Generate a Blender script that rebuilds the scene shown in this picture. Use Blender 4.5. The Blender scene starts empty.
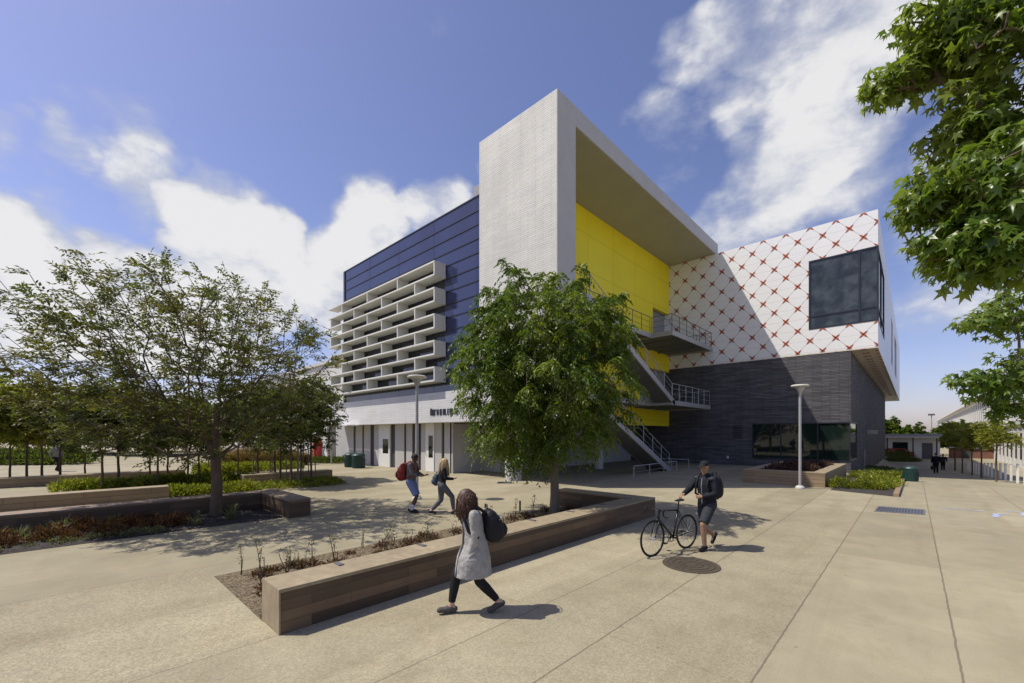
import bpy, bmesh, math, random
import numpy as np
from mathutils import Vector, Matrix, Quaternion
random.seed(7); rng = np.random.default_rng(7)
S = bpy.context.scene; COL = S.collection
R = math.radians
# ------------------------------------------------------------------ camera frame
F = 425.0; HZ = 434.0; CH = 2.3
ST, CT = math.sin(R(43.34)), math.cos(R(43.34))
def W(lat, dep, z=0.0):
    return Vector((CT*lat - ST*dep, ST*lat + CT*dep, z))
def hdg(dlat, ddep):
    v = W(dlat, ddep); return math.atan2(v.y, v.x)
def sm(a, b, x):
    t = min(1, max(0, (x-a)/(b-a))); return t*t*(3-2*t)
def terrain(x, y):
    return -0.045*min(max(0.0, y-27.5), 34)*sm(-5.0, -1.5, x)
def at(u, v):
    z = 0.0
    for _ in range(25):
        d = (CH-z)*F/(v-HZ); p = W((u-512)/F*d, d); z = 0.5*z+0.5*terrain(p.x, p.y)
    return Vector((p.x, p.y, terrain(p.x, p.y)))
def pix(u, v, d):
    return W((u-512)/F*d, d, CH-(v-HZ)/F*d)
# ------------------------------------------------------------------ scene tree helpers
def link(o): COL.objects.link(o); return o
def tag(o, label=None, cat=None, group=None, kind=None):
    if label: o['label'] = label
    if cat: o['category'] = cat
    if group: o['group'] = group
    if kind: o['kind'] = kind
    return o
def thing(name, label, cat, loc=(0,0,0), rz=0, group=None):
    o = bpy.data.objects.new(name, None); o.empty_display_size = .1
    o.location = loc; o.rotation_euler = (0,0,rz); link(o)
    return tag(o, label, cat, group)
def setpar(o, parent):
    o.parent = parent
    if parent.type == 'EMPTY':
        o.matrix_parent_inverse = (Matrix.Translation(parent.location) @ parent.rotation_euler.to_matrix().to_4x4()).inverted()
def copy_tree(o, parent=None):
    c = o.copy(); COL.objects.link(c)
    if parent: c.parent = parent; c.matrix_parent_inverse = o.matrix_parent_inverse.copy()
    for ch in list(o.children): copy_tree(ch, c)
    return c
def place(o, loc, rz=0, s=1.0):
    o.location = loc; o.rotation_euler = (0,0,rz); o.scale = (s,s,s) if not isinstance(s, tuple) else s
class MB:
    def __init__(s): s.v = []; s.f = []
    def add(s, vs, fs):
        n = len(s.v); s.v += [tuple(x) for x in vs]; s.f += [tuple(i+n for i in f) for f in fs]; return s
    def box(s, x0, y0, z0, x1, y1, z1):
        vs = [(x,y,z) for z in (z0,z1) for y in (y0,y1) for x in (x0,x1)]
        return s.add(vs, [(0,2,3,1),(4,5,7,6),(0,1,5,4),(2,6,7,3),(0,4,6,2),(1,3,7,5)])
    def prism_x(s, poly, x0, x1):          # polygon in (y,z)
        n = len(poly)
        vs = [(x0,y,z) for y,z in poly] + [(x1,y,z) for y,z in poly]
        fs = [tuple(range(n))[::-1], tuple(range(n,2*n))] + [(i,(i+1)%n,n+(i+1)%n,n+i) for i in range(n)]
        return s.add(vs, fs)
    def prism_z(s, poly, z0, z1):
        n = len(poly)
        vs = [(x,y,z0) for x,y in poly] + [(x,y,z1) for x,y in poly]
        fs = [tuple(range(n))[::-1], tuple(range(n,2*n))] + [(i,(i+1)%n,n+(i+1)%n,n+i) for i in range(n)]
        return s.add(vs, fs)
    def quad(s, a, b, c, d): return s.add([a,b,c,d], [(0,1,2,3)])
    def tube(s, pts, rad, n=8, close=False, caps=True):
        pts = [Vector(p) for p in pts]; m = len(pts)
        if not hasattr(rad, '__len__'): rad = [rad]*m
        vs = []; up = None
        for i, p in enumerate(pts):
            if close: t = pts[(i+1)%m]-pts[i-1]
            else: t = pts[min(i+1,m-1)]-pts[max(i-1,0)]
            t.normalize()
            if up is None: up = t.orthogonal().normalized()
            up = (up - t*up.dot(t)); up = up.normalized() if up.length > 1e-6 else t.orthogonal().normalized()
            w = t.cross(up)
            for k in range(n):
                a = 2*math.pi*k/n; vs.append(p + (up*math.cos(a)+w*math.sin(a))*rad[i])
        fs = []
        for i in range(m if close else m-1):
            j = (i+1)%m
            for k in range(n): fs.append((i*n+k, i*n+(k+1)%n, j*n+(k+1)%n, j*n+k))
        if not close and caps: fs += [tuple(range(n))[::-1], tuple(range((m-1)*n, m*n))]
        return s.add(vs, fs)
    def lathe(s, prof, n=24, c=(0,0,0)):   # prof (r,z)
        vs = []; m = len(prof)
        for r, z in prof:
            for k in range(n):
                a = 2*math.pi*k/n; vs.append((c[0]+r*math.cos(a), c[1]+r*math.sin(a), c[2]+z))
        fs = [(i*n+k, i*n+(k+1)%n, (i+1)*n+(k+1)%n, (i+1)*n+k) for i in range(m-1) for k in range(n)]
        fs += [tuple(range(n))[::-1], tuple(range((m-1)*n, m*n))]
        return s.add(vs, fs)
    def build(s, name, mat, parent=None, smooth=False, bevel=0):
        me = bpy.data.meshes.new(name); me.from_pydata(s.v, [], s.f); me.update()
        o = bpy.data.objects.new(name, me); link(o)
        if mat: me.materials.append(mat)
        if smooth: me.shade_smooth()
        if bevel:
            b = o.modifiers.new('bevel', 'BEVEL'); b.width = bevel; b.segments = 2; b.limit_method = 'ANGLE'
        if parent: setpar(o, parent)
        return o
def from_mesh(name, me, mat, parent=None):
    me.name = name
    o = bpy.data.objects.new(name, me); link(o)
    if mat: me.materials.clear(); me.materials.append(mat)
    if parent: setpar(o, parent)
    return o
# ------------------------------------------------------------------ materials
class NT:
    def __init__(s, name):
        s.m = bpy.data.materials.new(name); s.m.use_nodes = True; s.t = s.m.node_tree; s.n = s.t.nodes; s.n.clear()
        s.out = s.n.new('ShaderNodeOutputMaterial'); s.p = s.n.new('ShaderNodeBsdfPrincipled')
        s.t.links.new(s.p.outputs[0], s.out.inputs[0])
    def new(s, t, **kw):
        n = s.n.new(t)
        for k, v in kw.items(): setattr(n, k, v)
        return n
    def l(s, a, b): s.t.links.new(a, b)
    def val(s, sock, x):
        if hasattr(x, 'links'): s.l(x, sock)
        else: sock.default_value = x
    def math(s, op, a, b=None, c=None):
        n = s.new('ShaderNodeMath', operation=op)
        s.val(n.inputs[0], a)
        if b is not None: s.val(n.inputs[1], b)
        if c is not None: s.val(n.inputs[2], c)
        return n.outputs[0]
    def mix(s, f, a, b, typ='MIX'):
        n = s.new('ShaderNodeMix', data_type='RGBA', blend_type=typ)
        s.val(n.inputs[0], f)
        for i, x in ((6,a),(7,b)):
            if hasattr(x, 'links'): s.l(x, n.inputs[i])
            else: n.inputs[i].default_value = (*x[:3], 1)
        return n.outputs[2]
    def coord(s, k='Object'):
        return s.new('ShaderNodeTexCoord').outputs[k]
    def mapping(s, v, sc=(1,1,1), loc=(0,0,0)):
        n = s.new('ShaderNodeMapping'); s.l(v, n.inputs[0]); n.inputs['Scale'].default_value = sc; n.inputs['Location'].default_value = loc
        return n.outputs[0]
    def noise(s, v, scale, detail=4, rough=.55, dist=0):
        n = s.new('ShaderNodeTexNoise'); s.l(v, n.inputs['Vector'])
        n.inputs['Scale'].default_value = scale; n.inputs['Detail'].default_value = detail
        n.inputs['Roughness'].default_value = rough; n.inputs['Distortion'].default_value = dist
        return n.outputs[0]
    def ramp(s, f, a, b, ca=(0,0,0), cb=(1,1,1)):
        n = s.new('ShaderNodeValToRGB'); s.l(f, n.inputs[0])
        e = n.color_ramp.elements; e[0].position = a; e[1].position = b
        e[0].color = (*ca,1); e[1].color = (*cb,1); return n.outputs[0]
    def bump(s, h, st=.3, d=.01):
        n = s.new('ShaderNodeBump'); n.inputs['Strength'].default_value = st; n.inputs['Distance'].default_value = d
        s.l(h, n.inputs['Height']); s.l(n.outputs[0], s.p.inputs['Normal']); return n.outputs[0]
    def set(s, col=None, rough=None, metal=None, spec=None):
        if col is not None:
            if hasattr(col,'links'): s.l(col, s.p.inputs['Base Color'])
            else: s.p.inputs['Base Color'].default_value = (*col[:3],1)
        if rough is not None: s.val(s.p.inputs['Roughness'], rough)
        if metal is not None: s.p.inputs['Metallic'].default_value = metal
        if spec is not None: s.p.inputs['Specular IOR Level'].default_value = spec
        return s.m
    def uz(s, v):      # (x+y, z) in object space: works on any axis aligned upright face
        n = s.new('ShaderNodeSeparateXYZ'); s.l(v, n.inputs[0])
        c = s.new('ShaderNodeCombineXYZ'); s.l(s.math('ADD', n.outputs[0], n.outputs[1]), c.inputs[0]); s.l(n.outputs[2], c.inputs[1])
        return c.outputs[0]
def pbr(name, c, rough=.6, var=.15, scale=6.0, bump=0.0, bscale=60, metal=0, stretch=(1,1,1), spec=.5):
    t = NT(name); v = t.mapping(t.coord(), stretch)
    n1 = t.noise(v, scale, 5, .6); n2 = t.noise(v, scale*9, 3)
    f = t.math('ADD', t.math('MULTIPLY', n1, .7), t.math('MULTIPLY', n2, .3))
    d = tuple(max(0,x*(1-var*1.6)) for x in c); h = tuple(min(1,x*(1+var*1.6)) for x in c)
    col = t.ramp(f, .25, .75, d, h)
    if bump: t.bump(t.noise(v, bscale, 3), bump, .01)
    return t.set(col, rough, metal, spec)
def brickmat(name, c1, c2, cm, bw, bh, mort, rough=.7, bump=.25, wave=0.0, stain=.12, top=None, off=.5, gloss=.5):
    t = NT(name); v = t.coord(); uv = t.uz(v)
    if wave:
        sp = t.new('ShaderNodeSeparateXYZ'); t.l(uv, sp.inputs[0])
        c = t.new('ShaderNodeCombineXYZ'); t.l(sp.outputs[0], c.inputs[0])
        t.l(t.math('ADD', sp.outputs[1], t.math('MULTIPLY', t.noise(t.mapping(uv,(.35,1.5,1)), 1.0, 2), wave)), c.inputs[1]); uv2 = c.outputs[0]
    else: uv2 = uv
    b = t.new('ShaderNodeTexBrick'); t.l(uv2, b.inputs['Vector'])
    b.offset = off; b.inputs['Scale'].default_value = 1; b.inputs['Brick Width'].default_value = bw; b.inputs['Row Height'].default_value = bh
    b.inputs['Mortar Size'].default_value = mort; b.inputs['Mortar Smooth'].default_value = .1; b.inputs['Bias'].default_value = 0
    b.inputs['Color1'].default_value = (*c1,1); b.inputs['Color2'].default_value = (*c2,1); b.inputs['Mortar'].default_value = (*cm,1)
    n = t.noise(v, .5, 6, .65); n2 = t.noise(t.mapping(uv, (2, 40, 1)), 1, 4)
    col = t.mix(stain*2.5, b.outputs[0], t.ramp(n, .3, .75, (.55,.55,.55), (1.25,1.22,1.18)), 'MULTIPLY')
    col = t.mix(stain*2, col, t.ramp(n2, .3, .7, (.7,.7,.7), (1.2,1.2,1.2)), 'MULTIPLY')
    stk = t.noise(t.mapping(uv, (1.6,.09,1)), 1, 5, .65); col = t.mix(stain*2.2, col, t.ramp(stk, .42, .72, (1.04,1.04,1.04), (.72,.71,.68)), 'MULTIPLY')
    h = t.math('ADD', t.math('MULTIPLY', b.outputs[1], -1), t.math('MULTIPLY', n2, .5))
    t.bump(h, bump, .012)
    return t.set(col, rough, 0, gloss)
def leafmat(name, c1, c2, trans=.35, rough=.45, c3=None):
    t = NT(name)
    g = t.new('ShaderNodeNewGeometry')
    col = t.ramp(g.outputs['Random Per Island'], .0, 1., c1, c2)
    n = t.noise(t.coord(), .9, 3)
    col = t.mix(t.ramp(n, .4, .68), col, c3 if c3 else tuple(x*1.25 for x in c2))
    t.set(col, rough, 0, .35)
    tr = t.new('ShaderNodeBsdfTranslucent'); 
    hs = t.mix(1.0, col, (1.5,1.6,.7), 'MULTIPLY'); t.l(hs, tr.inputs[0])
    mx = t.new('ShaderNodeMixShader'); mx.inputs[0].default_value = trans
    t.l(t.p.outputs[0], mx.inputs[1]); t.l(tr.outputs[0], mx.inputs[2]); t.l(mx.outputs[0], t.out.inputs[0])
    return t.m
def glassmat(name, tint, rough=.03, spec=.9, coat=0.0, metal=0.0, wob=.0):
    t = NT(name); n = t.noise(t.coord(), .35, 2)
    t.set(t.ramp(n, .3, .7, tuple(x*.8 for x in tint), tuple(x*1.2 for x in tint)), rough, metal, spec)
    t.p.inputs['IOR'].default_value = 1.6
    if wob: t.bump(t.noise(t.coord(), .8, 2), wob, .02)
    return t.m
M = {}
M['tower'] = brickmat('white_thin_brick', (.69,.682,.62), (.62,.612,.555), (.50,.493,.45), .9, .095, .012, .75, .35, stain=.13)
M['band'] = brickmat('white_band_brick', (.68,.67,.64), (.62,.61,.58), (.5,.49,.47), 1.2, .13, .010, .7, .25, stain=.08)
M['concrete_trim'] = pbr('painted_plaster', (.52,.51,.48), .7, .06, 1.5, .1, 80)
M['soffit'] = pbr('warm_soffit', (.42,.40,.315), .8, .06, .8)
M['dark_brick'] = brickmat('charcoal_brick', (.185,.180,.190), (.105,.101,.108), (.056,.054,.057), .95, .092, .014, .75, 1.0, wave=.16, stain=.2, gloss=.2)
M['louver'] = pbr('off_white_louver', (.66,.65,.58), .55, .05, 1.2)
M['panel'] = pbr('pale_grey_panel', (.46,.45,.42), .5, .06, 1.2, stretch=(1,1,.3))
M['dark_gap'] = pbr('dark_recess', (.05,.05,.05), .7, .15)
M['door'] = pbr('white_door_paint', (.75,.74,.70), .4, .03)
M['metal'] = pbr('galvanised_steel', (.42,.42,.42), .45, .1, 8, metal=.35)
M['metal_dark'] = pbr('dark_painted_steel', (.12,.12,.125), .5, .1)
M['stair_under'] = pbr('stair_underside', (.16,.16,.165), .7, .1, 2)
M['mullion'] = pbr('dark_mullion', (.02,.022,.03), .4, .1)
M['dark_glass'] = glassmat('dark_window_glass', (.010,.020,.016), .02, .5)
M['dark_glass'].node_tree.nodes['Principled BSDF'].inputs['IOR'].default_value = 1.55
M['blue_glass'] = glassmat('blue_curtain_glass', (.028,.035,.092), .06, .55, wob=.01)
M['louver_back_glass'] = glassmat('dark_louver_back_glass', (.016,.018,.028), .05, .35)
M['corner_glass'] = glassmat('grey_corner_glass', (.032,.038,.038), .06, .38)
def mottled_glass():  # mottled reflection painted into the glass colour as noise
    t = NT('mottled_corner_glass'); v = t.coord(); n = t.noise(v, 1.5, 3, .5, .4)
    t.set(t.ramp(n, .38, .66, (.022,.028,.028), (.070,.082,.082)), .07, 0, .42); t.p.inputs['IOR'].default_value = 1.6; return t.m
M['corner_glass'] = mottled_glass()
M['core'] = pbr('roof_grey', (.3,.3,.3), .8, .1)
# yellow panel wall with thin joints
def yellow():
    t = NT('yellow_panel'); v = t.coord(); s = t.new('ShaderNodeSeparateXYZ'); t.l(v, s.inputs[0])
    jy = t.math('COMPARE', t.math('MODULO', t.math('ADD', s.outputs[1], .9), 3.1), 1.5, .014)
    jz = t.math('COMPARE', t.math('MODULO', s.outputs[2], 2.25), 1.1, .014)
    j = t.math('MAXIMUM', jy, jz)
    n = t.noise(v, .5, 4)
    c = t.ramp(n, .3, .7, (.92,.77,.018), (.97,.83,.03))
    c = t.mix(t.math('MULTIPLY', j, .6), c, (.45,.31,.01)); t.bump(t.math('MULTIPLY', j, -1), .4, .01)
    return t.set(c, .5, 0, .4)
M['yellow'] = yellow()
X0, Z0, HX, HZZ = -6.39, 13.06, .69, .757
def pattern(name, base, soffit=False):
    t = NT(name); v = t.coord(); s = t.new('ShaderNodeSeparateXYZ'); t.l(v, s.inputs[0])
    a = s.outputs[0]; b = s.outputs[1] if soffit else s.outputs[2]
    p = t.math('DIVIDE', t.math('SUBTRACT', a, X0), HX); q = t.math('DIVIDE', t.math('SUBTRACT', b, Z0), HZZ)
    def near(x, per, w):
        return t.math('LESS_THAN', t.math('ABSOLUTE', t.math('SUBTRACT', t.math('FLOORED_MODULO', t.math('ADD', x, per/2), per), per/2)), w)
    l1 = near(t.math('ADD', p, q), 2.0, .022); l2 = near(t.math('SUBTRACT', p, q), 2.0, .022)
    l3 = near(q, 1.0, .014)
    L = t.math('MULTIPLY', t.math('MAXIMUM', l1, l2), .8)
    L = t.math('MAXIMUM', L, t.math('MULTIPLY', l3, .35))
    cell = t.new('ShaderNodeTexWhiteNoise', noise_dimensions='2D'); cc = t.new('ShaderNodeCombineXYZ')
    t.l(t.math('FLOOR', t.math('MULTIPLY', t.math('ADD', p, q), .5)), cc.inputs[0]); t.l(t.math('FLOOR', t.math('MULTIPLY', t.math('SUBTRACT', p, q), .5)), cc.inputs[1]); t.l(cc.outputs[0], cell.inputs[0])
    n = t.noise(v, .7, 5)
    c = t.mix(t.math('MULTIPLY', cell.outputs[0], .10), base, tuple(x*.6 for x in base))
    c = t.mix(.07, c, t.ramp(n, .3, .7, (.7,.7,.7), (1.1,1.1,1.1)), 'MULTIPLY')
    c = t.mix(L, c, (.22,.20,.19))
    t.bump(t.math('MULTIPLY', L, -1), .4, .008)
    return t.set(c, .5, 0, .4)
M['xwall'] = pattern('white_patterned_panel', (.84,.835,.81))
M['xsoffit'] = pattern('patterned_soffit_panel', (.80,.70,.56), True); M['xsoffit'].node_tree.nodes['Principled BSDF'].inputs['Roughness'].default_value = .3
M['side_panel'] = pbr('white_side_panel', (.74,.74,.75), .35, .04, .6)
M['star'] = pbr('rust_red_star', (.36,.085,.035), .6, .15)
# wood cladding of the bench walls
M['wood'] = brickmat('bench_wood_planks', (.070,.042,.025), (.195,.125,.068), (.05,.032,.02), 1.35, .131, .003, .6, .25, stain=.2, off=.37)
M['wood_pale'] = brickmat('pale_wood_planks', (.27,.19,.11), (.34,.25,.15), (.10,.07,.04), 1.6, .155, .006, .6, .35, stain=.15, off=.37)
def capmat(name, c):
    t = NT(name); v = t.coord()
    n = t.noise(t.mapping(v,(9,9,9)), 1, 5); n2 = t.noise(v, 1.2, 5)
    col = t.ramp(n, .3, .7, tuple(x*.82 for x in c), tuple(x*1.12 for x in c))
    col = t.mix(.35, col, t.ramp(n2, .35, .7, (.6,.58,.55), (1.1,1.1,1.1)), 'MULTIPLY')
    t.bump(n, .15, .005); return t.set(col, .7)
M['wood_cap'] = capmat('bench_cap_wood', (.33,.265,.165))  # lighter than the cladding: the sunlit look of the tops is in the colour
M['wood_cap_dark'] = capmat('bench_cap_wood_dark', (.27,.20,.14))  # darker tone of the cap wood, for one bench wall
# ground concrete
def ground_mat():
    t = NT('plaza_concrete'); v = t.coord(); s = t.new('ShaderNodeSeparateXYZ'); t.l(v, s.inputs[0]); x, y = s.outputs[0], s.outputs[1]
    big = t.noise(v, .16, 5, .6); mid = t.noise(v, 1.1, 6, .65); fine = t.noise(v, 55, 3, .7); spk = t.noise(v, 120, 2, .6)
    c = t.ramp(mid, .28, .72, (.288,.256,.172), (.368,.330,.226))
    c = t.mix(.7, c, t.ramp(big, .3, .7, (.82,.80,.77), (1.1,1.09,1.06)), 'MULTIPLY')
    c = t.mix(.55, c, t.ramp(fine, .3, .7, (.80,.79,.77), (1.16,1.16,1.16)), 'MULTIPLY')
    # exposed aggregate bands
    def band(a, b): return t.math('MULTIPLY', t.math('GREATER_THAN', x, a), t.math('LESS_THAN', x, b))
    agg = t.math('MAXIMUM', t.math('MULTIPLY', band(-8.9,-5.27), t.math('LESS_THAN', y, 1.66)), t.math('MULTIPLY', band(-5.25,-1.09), .7))
    vor = t.new('ShaderNodeTexVoronoi'); t.l(v, vor.inputs['Vector']); vor.inputs['Scale'].default_value = 62
    ag = t.ramp(vor.outputs['Color'], .15, .95, (.72,.71,.70), (1.42,1.42,1.42))
    c = t.mix(t.math('MULTIPLY', agg, .75), c, ag, 'MULTIPLY')
    stn = t.noise(v, .55, 8, .75, .6)
    c = t.mix(.6, c, t.ramp(stn, .52, .74, (1,1,1), (.66,.62,.56)), 'MULTIPLY')
    # slab to slab tone, worn tracks, gum spots
    wn = t.new('ShaderNodeTexWhiteNoise', noise_dimensions='2D'); cc = t.new('ShaderNodeCombineXYZ')
    t.l(t.math('FLOOR', t.math('DIVIDE', t.math('ADD', x, 1.09), 1.45)), cc.inputs[0]); t.l(t.math('FLOOR', t.math('DIVIDE', t.math('SUBTRACT', y, 4.3), 6.0)), cc.inputs[1]); t.l(cc.outputs[0], wn.inputs[0])
    c = t.mix(1.0, c, t.ramp(wn.outputs[0], 0, 1, (.89,.885,.87), (1.07,1.07,1.07)), 'MULTIPLY')
    trk = t.noise(t.mapping(v, (1.3,.10,1)), 1.0, 6, .7, .4); c = t.mix(.5, c, t.ramp(trk, .5, .72, (1,1,1), (.74,.71,.66)), 'MULTIPLY')
    gv = t.new('ShaderNodeTexVoronoi'); t.l(v, gv.inputs['Vector']); gv.inputs['Scale'].default_value = 1.7
    gum = t.math('MULTIPLY', t.math('LESS_THAN', gv.outputs['Distance'], .035), t.math('GREATER_THAN', t.noise(v, .7, 2), .52)); c = t.mix(t.math('MULTIPLY', gum, .5), c, (.12,.10,.08))
    # joints
    wob = t.math('MULTIPLY', t.math('SUBTRACT', t.noise(v, 5, 5, .7), .5), .035)
    xx = t.math('ADD', x, wob); yy = t.math('ADD', y, wob)
    j = None
    for xi in (-2.55, -1.09, .34, 2.4):
        k = t.math('COMPARE', xx, xi, .010); j = k if j is None else t.math('MAXIMUM', j, k)
    for xi in (-5.28, -3.62, -8.9):
        k = t.math('MULTIPLY', t.math('COMPARE', xx, xi, .007), t.math('LESS_THAN', y, 9.5)); j = t.math('MAXIMUM', j, k)
    ky = t.math('COMPARE', t.math('FLOORED_MODULO', yy, 6.0), 4.3, .006)
    j = t.math('MAXIMUM', j, t.math('MULTIPLY', ky, .45))
    kx = t.math('MULTIPLY', t.math('COMPARE', t.math('FLOORED_MODULO', xx, 3.7), 1.2, .008), t.math('LESS_THAN', x, -8.9))
    j = t.math('MAXIMUM', j, t.math('MULTIPLY', kx, .5))
    c = t.mix(t.math('MULTIPLY', j, .72), c, (.13,.10,.07))
    h = t.math('ADD', t.math('MULTIPLY', fine, .5), t.math('MULTIPLY', j, -1.5)); t.bump(h, .35, .006)
    return t.set(c, .82, 0, .3)
M['ground'] = ground_mat()
def soil_mat(name, a, b, c3):
    t = NT(name); v = t.coord(); vor = t.new('ShaderNodeTexVoronoi'); t.l(t.mapping(v,(1,2.2,1)), vor.inputs['Vector']); vor.inputs['Scale'].default_value = 30
    c = t.ramp(vor.outputs['Color'], .1, .9, a, b); n = t.noise(v, 14, 6, .7)
    c = t.mix(t.ramp(n, .5, .7), c, c3); t.bump(t.noise(v, 40, 4, .7), .9, .03); return t.set(c, .9)
M['mulch'] = soil_mat('wood_mulch', (.045,.032,.017), (.29,.225,.125), (.075,.052,.028))
M['soil_dark'] = soil_mat('dark_soil', (.020,.017,.015), (.075,.062,.05), (.03,.025,.02))
M['litter'] = soil_mat('leaf_litter', (.10,.085,.05), (.27,.23,.14), (.14,.14,.07))
M['bark'] = pbr('bark', (.120,.085,.055), .9, .3, 8, .8, 30, stretch=(1,1,.25))
M['bark_pale'] = pbr('pale_bark', (.20,.16,.11), .9, .25, 8, .6, 30, stretch=(1,1,.25))
M['leaf_a'] = leafmat('leaf_bright_green', (.036,.072,.012), (.110,.160,.022), .40, .45, (.18,.22,.03))
M['leaf_b'] = leafmat('leaf_olive', (.040,.058,.016), (.115,.130,.034), .34, .5, (.15,.135,.04))
M['leaf_m'] = leafmat('leaf_maple', (.050,.100,.014), (.160,.225,.034), .44, .32, (.21,.25,.045))
M['leaf_y'] = leafmat('leaf_young', (.090,.110,.018), (.200,.215,.032), .42, .5, (.24,.20,.045))
M['leaf_lt'] = leafmat('leaf_light', (.14,.17,.025), (.26,.28,.04), .42, .5, (.28,.26,.05))
M['leaf_d'] = leafmat('leaf_dark', (.036,.056,.016), (.105,.130,.030), .33, .5)
M['leaf_lime'] = leafmat('leaf_lime', (.085,.115,.012), (.26,.29,.03), .3, .5, (.32,.32,.04))
M['leaf_rust'] = leafmat('leaf_rust', (.060,.024,.012), (.16,.068,.026), .25, .6, (.13,.08,.028))
M['leaf_sage'] = leafmat('leaf_sage', (.10,.11,.05), (.20,.20,.10), .25, .6, (.16,.15,.07))
M['grass_red'] = leafmat('grass_reddish', (.12,.06,.03), (.24,.15,.07), .3, .6, (.20,.16,.07))
# ------------------------------------------------------------------ ground
def make_ground():
    xs = [-2500,-900,-300,-120,-60,-40,-25,-15,-9,-6] + [-5+.35*i for i in range(11)] + [0,1,2,3,4,6,9,14,25,45,80,160,400,1000,2500]
    ys = [-2500,-900,-300,-100,-40,-15,0,10,20,26] + [27+i for i in range(36)] + [64,70,90,130,200,400,900,2500]
    vs = [(x,y,terrain(x,y)) for y in ys for x in xs]; n = len(xs)
    fs = [(j*n+i, j*n+i+1, (j+1)*n+i+1, (j+1)*n+i) for j in range(len(ys)-1) for i in range(n-1)]
    g = MB().add(vs, fs).build('ground', M['ground'], smooth=True); tag(g, kind='structure')
make_ground()
def soil_bed(name, poly_fn, nx, ny, mat, h=.05, base=.006):
    """poly_fn(s,t)->(x,y) for s,t in 0..1; lumpy sheet over the paving"""
    vs = []
    for j in range(ny+1):
        for i in range(nx+1):
            s, t = i/nx, j/ny; x, y = poly_fn(s, t)
            e = min(s, 1-s, t, 1-t)*12; e = min(1, e)
            vs.append((x, y, terrain(x,y)+base+e*h*random.uniform(.25,1)))
    fs = [(j*(nx+1)+i, j*(nx+1)+i+1, (j+1)*(nx+1)+i+1, (j+1)*(nx+1)+i) for j in range(ny) for i in range(nx)]
    o = MB().add(vs, fs).build(name, mat, smooth=True); return tag(o, kind='structure')
def rect(x0, y0, x1, y1): return lambda s, t: (x0+(x1-x0)*s, y0+(y1-y0)*t)
soil_bed('soil_bed', rect(-8.2,1.69,-5.80,10.75), 44, 150, M['mulch'], .055)
soil_bed('soil_bed', rect(-14.62,-8,-12.62,4.22), 40, 200, M['soil_dark'], .07)
soil_bed('soil_bed', rect(-21.6,4.9,-18.9,9.2), 24, 50, M['litter'], .05)
# ------------------------------------------------------------------ bench walls
def seat_wall(name, label, rects, h, wood, cap, group=None, holes=None):
    x = [r[0] for r in rects]+[r[2] for r in rects]; y = [r[1] for r in rects]+[r[3] for r in rects]
    t = thing(name, label, 'bench wall', ((min(x)+max(x))/2, (min(y)+max(y))/2, 0), 0, group)
    m = MB(); c = MB()
    for i, r in enumerate(rects):
        m.box(r[0], r[1], -.1, r[2], r[3], h-.045)
        e = .006
        c.box(r[0]-e*(1 if len(r) < 5 else 0), r[1]-e, h-.0452, r[2]+e, r[3]+e, h+.002*i)
    m.build('cladding', wood, t, bevel=.006); c.build('cap', cap, t, bevel=.006)
    return t
w = seat_wall('seat_wall', 'long low wooden plank bench wall beside the walking woman, bending at the tree', [(-5.84,1.72,-5.27,11.45),(-8.35,10.88,-5.84,11.45)], .52, M['wood'], M['wood_cap'])
cl = MB()
for y in np.arange(2.6, 11, 1.35): cl.box(-5.80, y-.035, .5205, -5.62, y+.035, .535)
cl.build('skate_stop', M['metal_dark'], w)
MB().box(-5.85,1.700,-.02,-5.262,1.719,.521).build('end_board', M['wood_cap'], w)
seat_wall('seat_wall', 'dark wooden bench wall with a raised end block behind the big airy tree', [(-15.25,-9,-14.66,4.83),(-14.66,4.25,-12.38,4.83)], .50, M['wood'], M['wood_cap_dark'])
seat_wall('seat_wall', 'second long wooden bench wall, standing just behind the dark one on the left', [(-19.25,-12,-18.66,2.55)], .50, M['wood_pale'], M['wood_cap'])
seat_wall('seat_wall', 'farthest low bench wall under the row of young trees', [(-28.7,-16,-28.05,4.5)], .42, M['wood_pale'], M['wood_cap'])
seat_wall('seat_wall', 'short brown bench wall with staked saplings in front, near the white wing', [(-22.75,5.7,-22.15,9.75)], .42, M['wood_pale'], M['wood_cap'])
pl = thing('planter_box', 'pale wood planter with dark plants below the big ground floor window', 'planter', (-4.3,26.5,0))
m = MB().box(-5.95,22.5,-.4,-2.75,22.95,.575).box(-5.95,30.1,-.4,-2.75,30.5,.575).box(-5.95,22.95,-.4,-5.5,30.1,.575).box(-3.2,22.95,-.4,-2.75,30.1,.575)
m.build('cladding', M['wood_pale'], pl)
m = MB().box(-5.96,22.49,.576,-2.74,22.96,.62).box(-5.96,30.09,.576,-2.74,30.51,.62).box(-5.96,22.96,.576,-5.49,30.09,.62).box(-3.21,22.96,.576,-2.74,30.09,.62)
m.build('cap', M['wood_cap'], pl)
MB().box(-5.49,22.96,.2,-3.21,30.09,.46).build('soil', M['soil_dark'], pl)
# ------------------------------------------------------------------ the main building
B = thing('campus_building', 'large modern campus building with white frame, yellow wall and starred upper storey', 'building', (-16,25,0))
def bp(name, mb, mat, parent=None, **k): return mb.build(name, mat, parent or B, **k)
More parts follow.
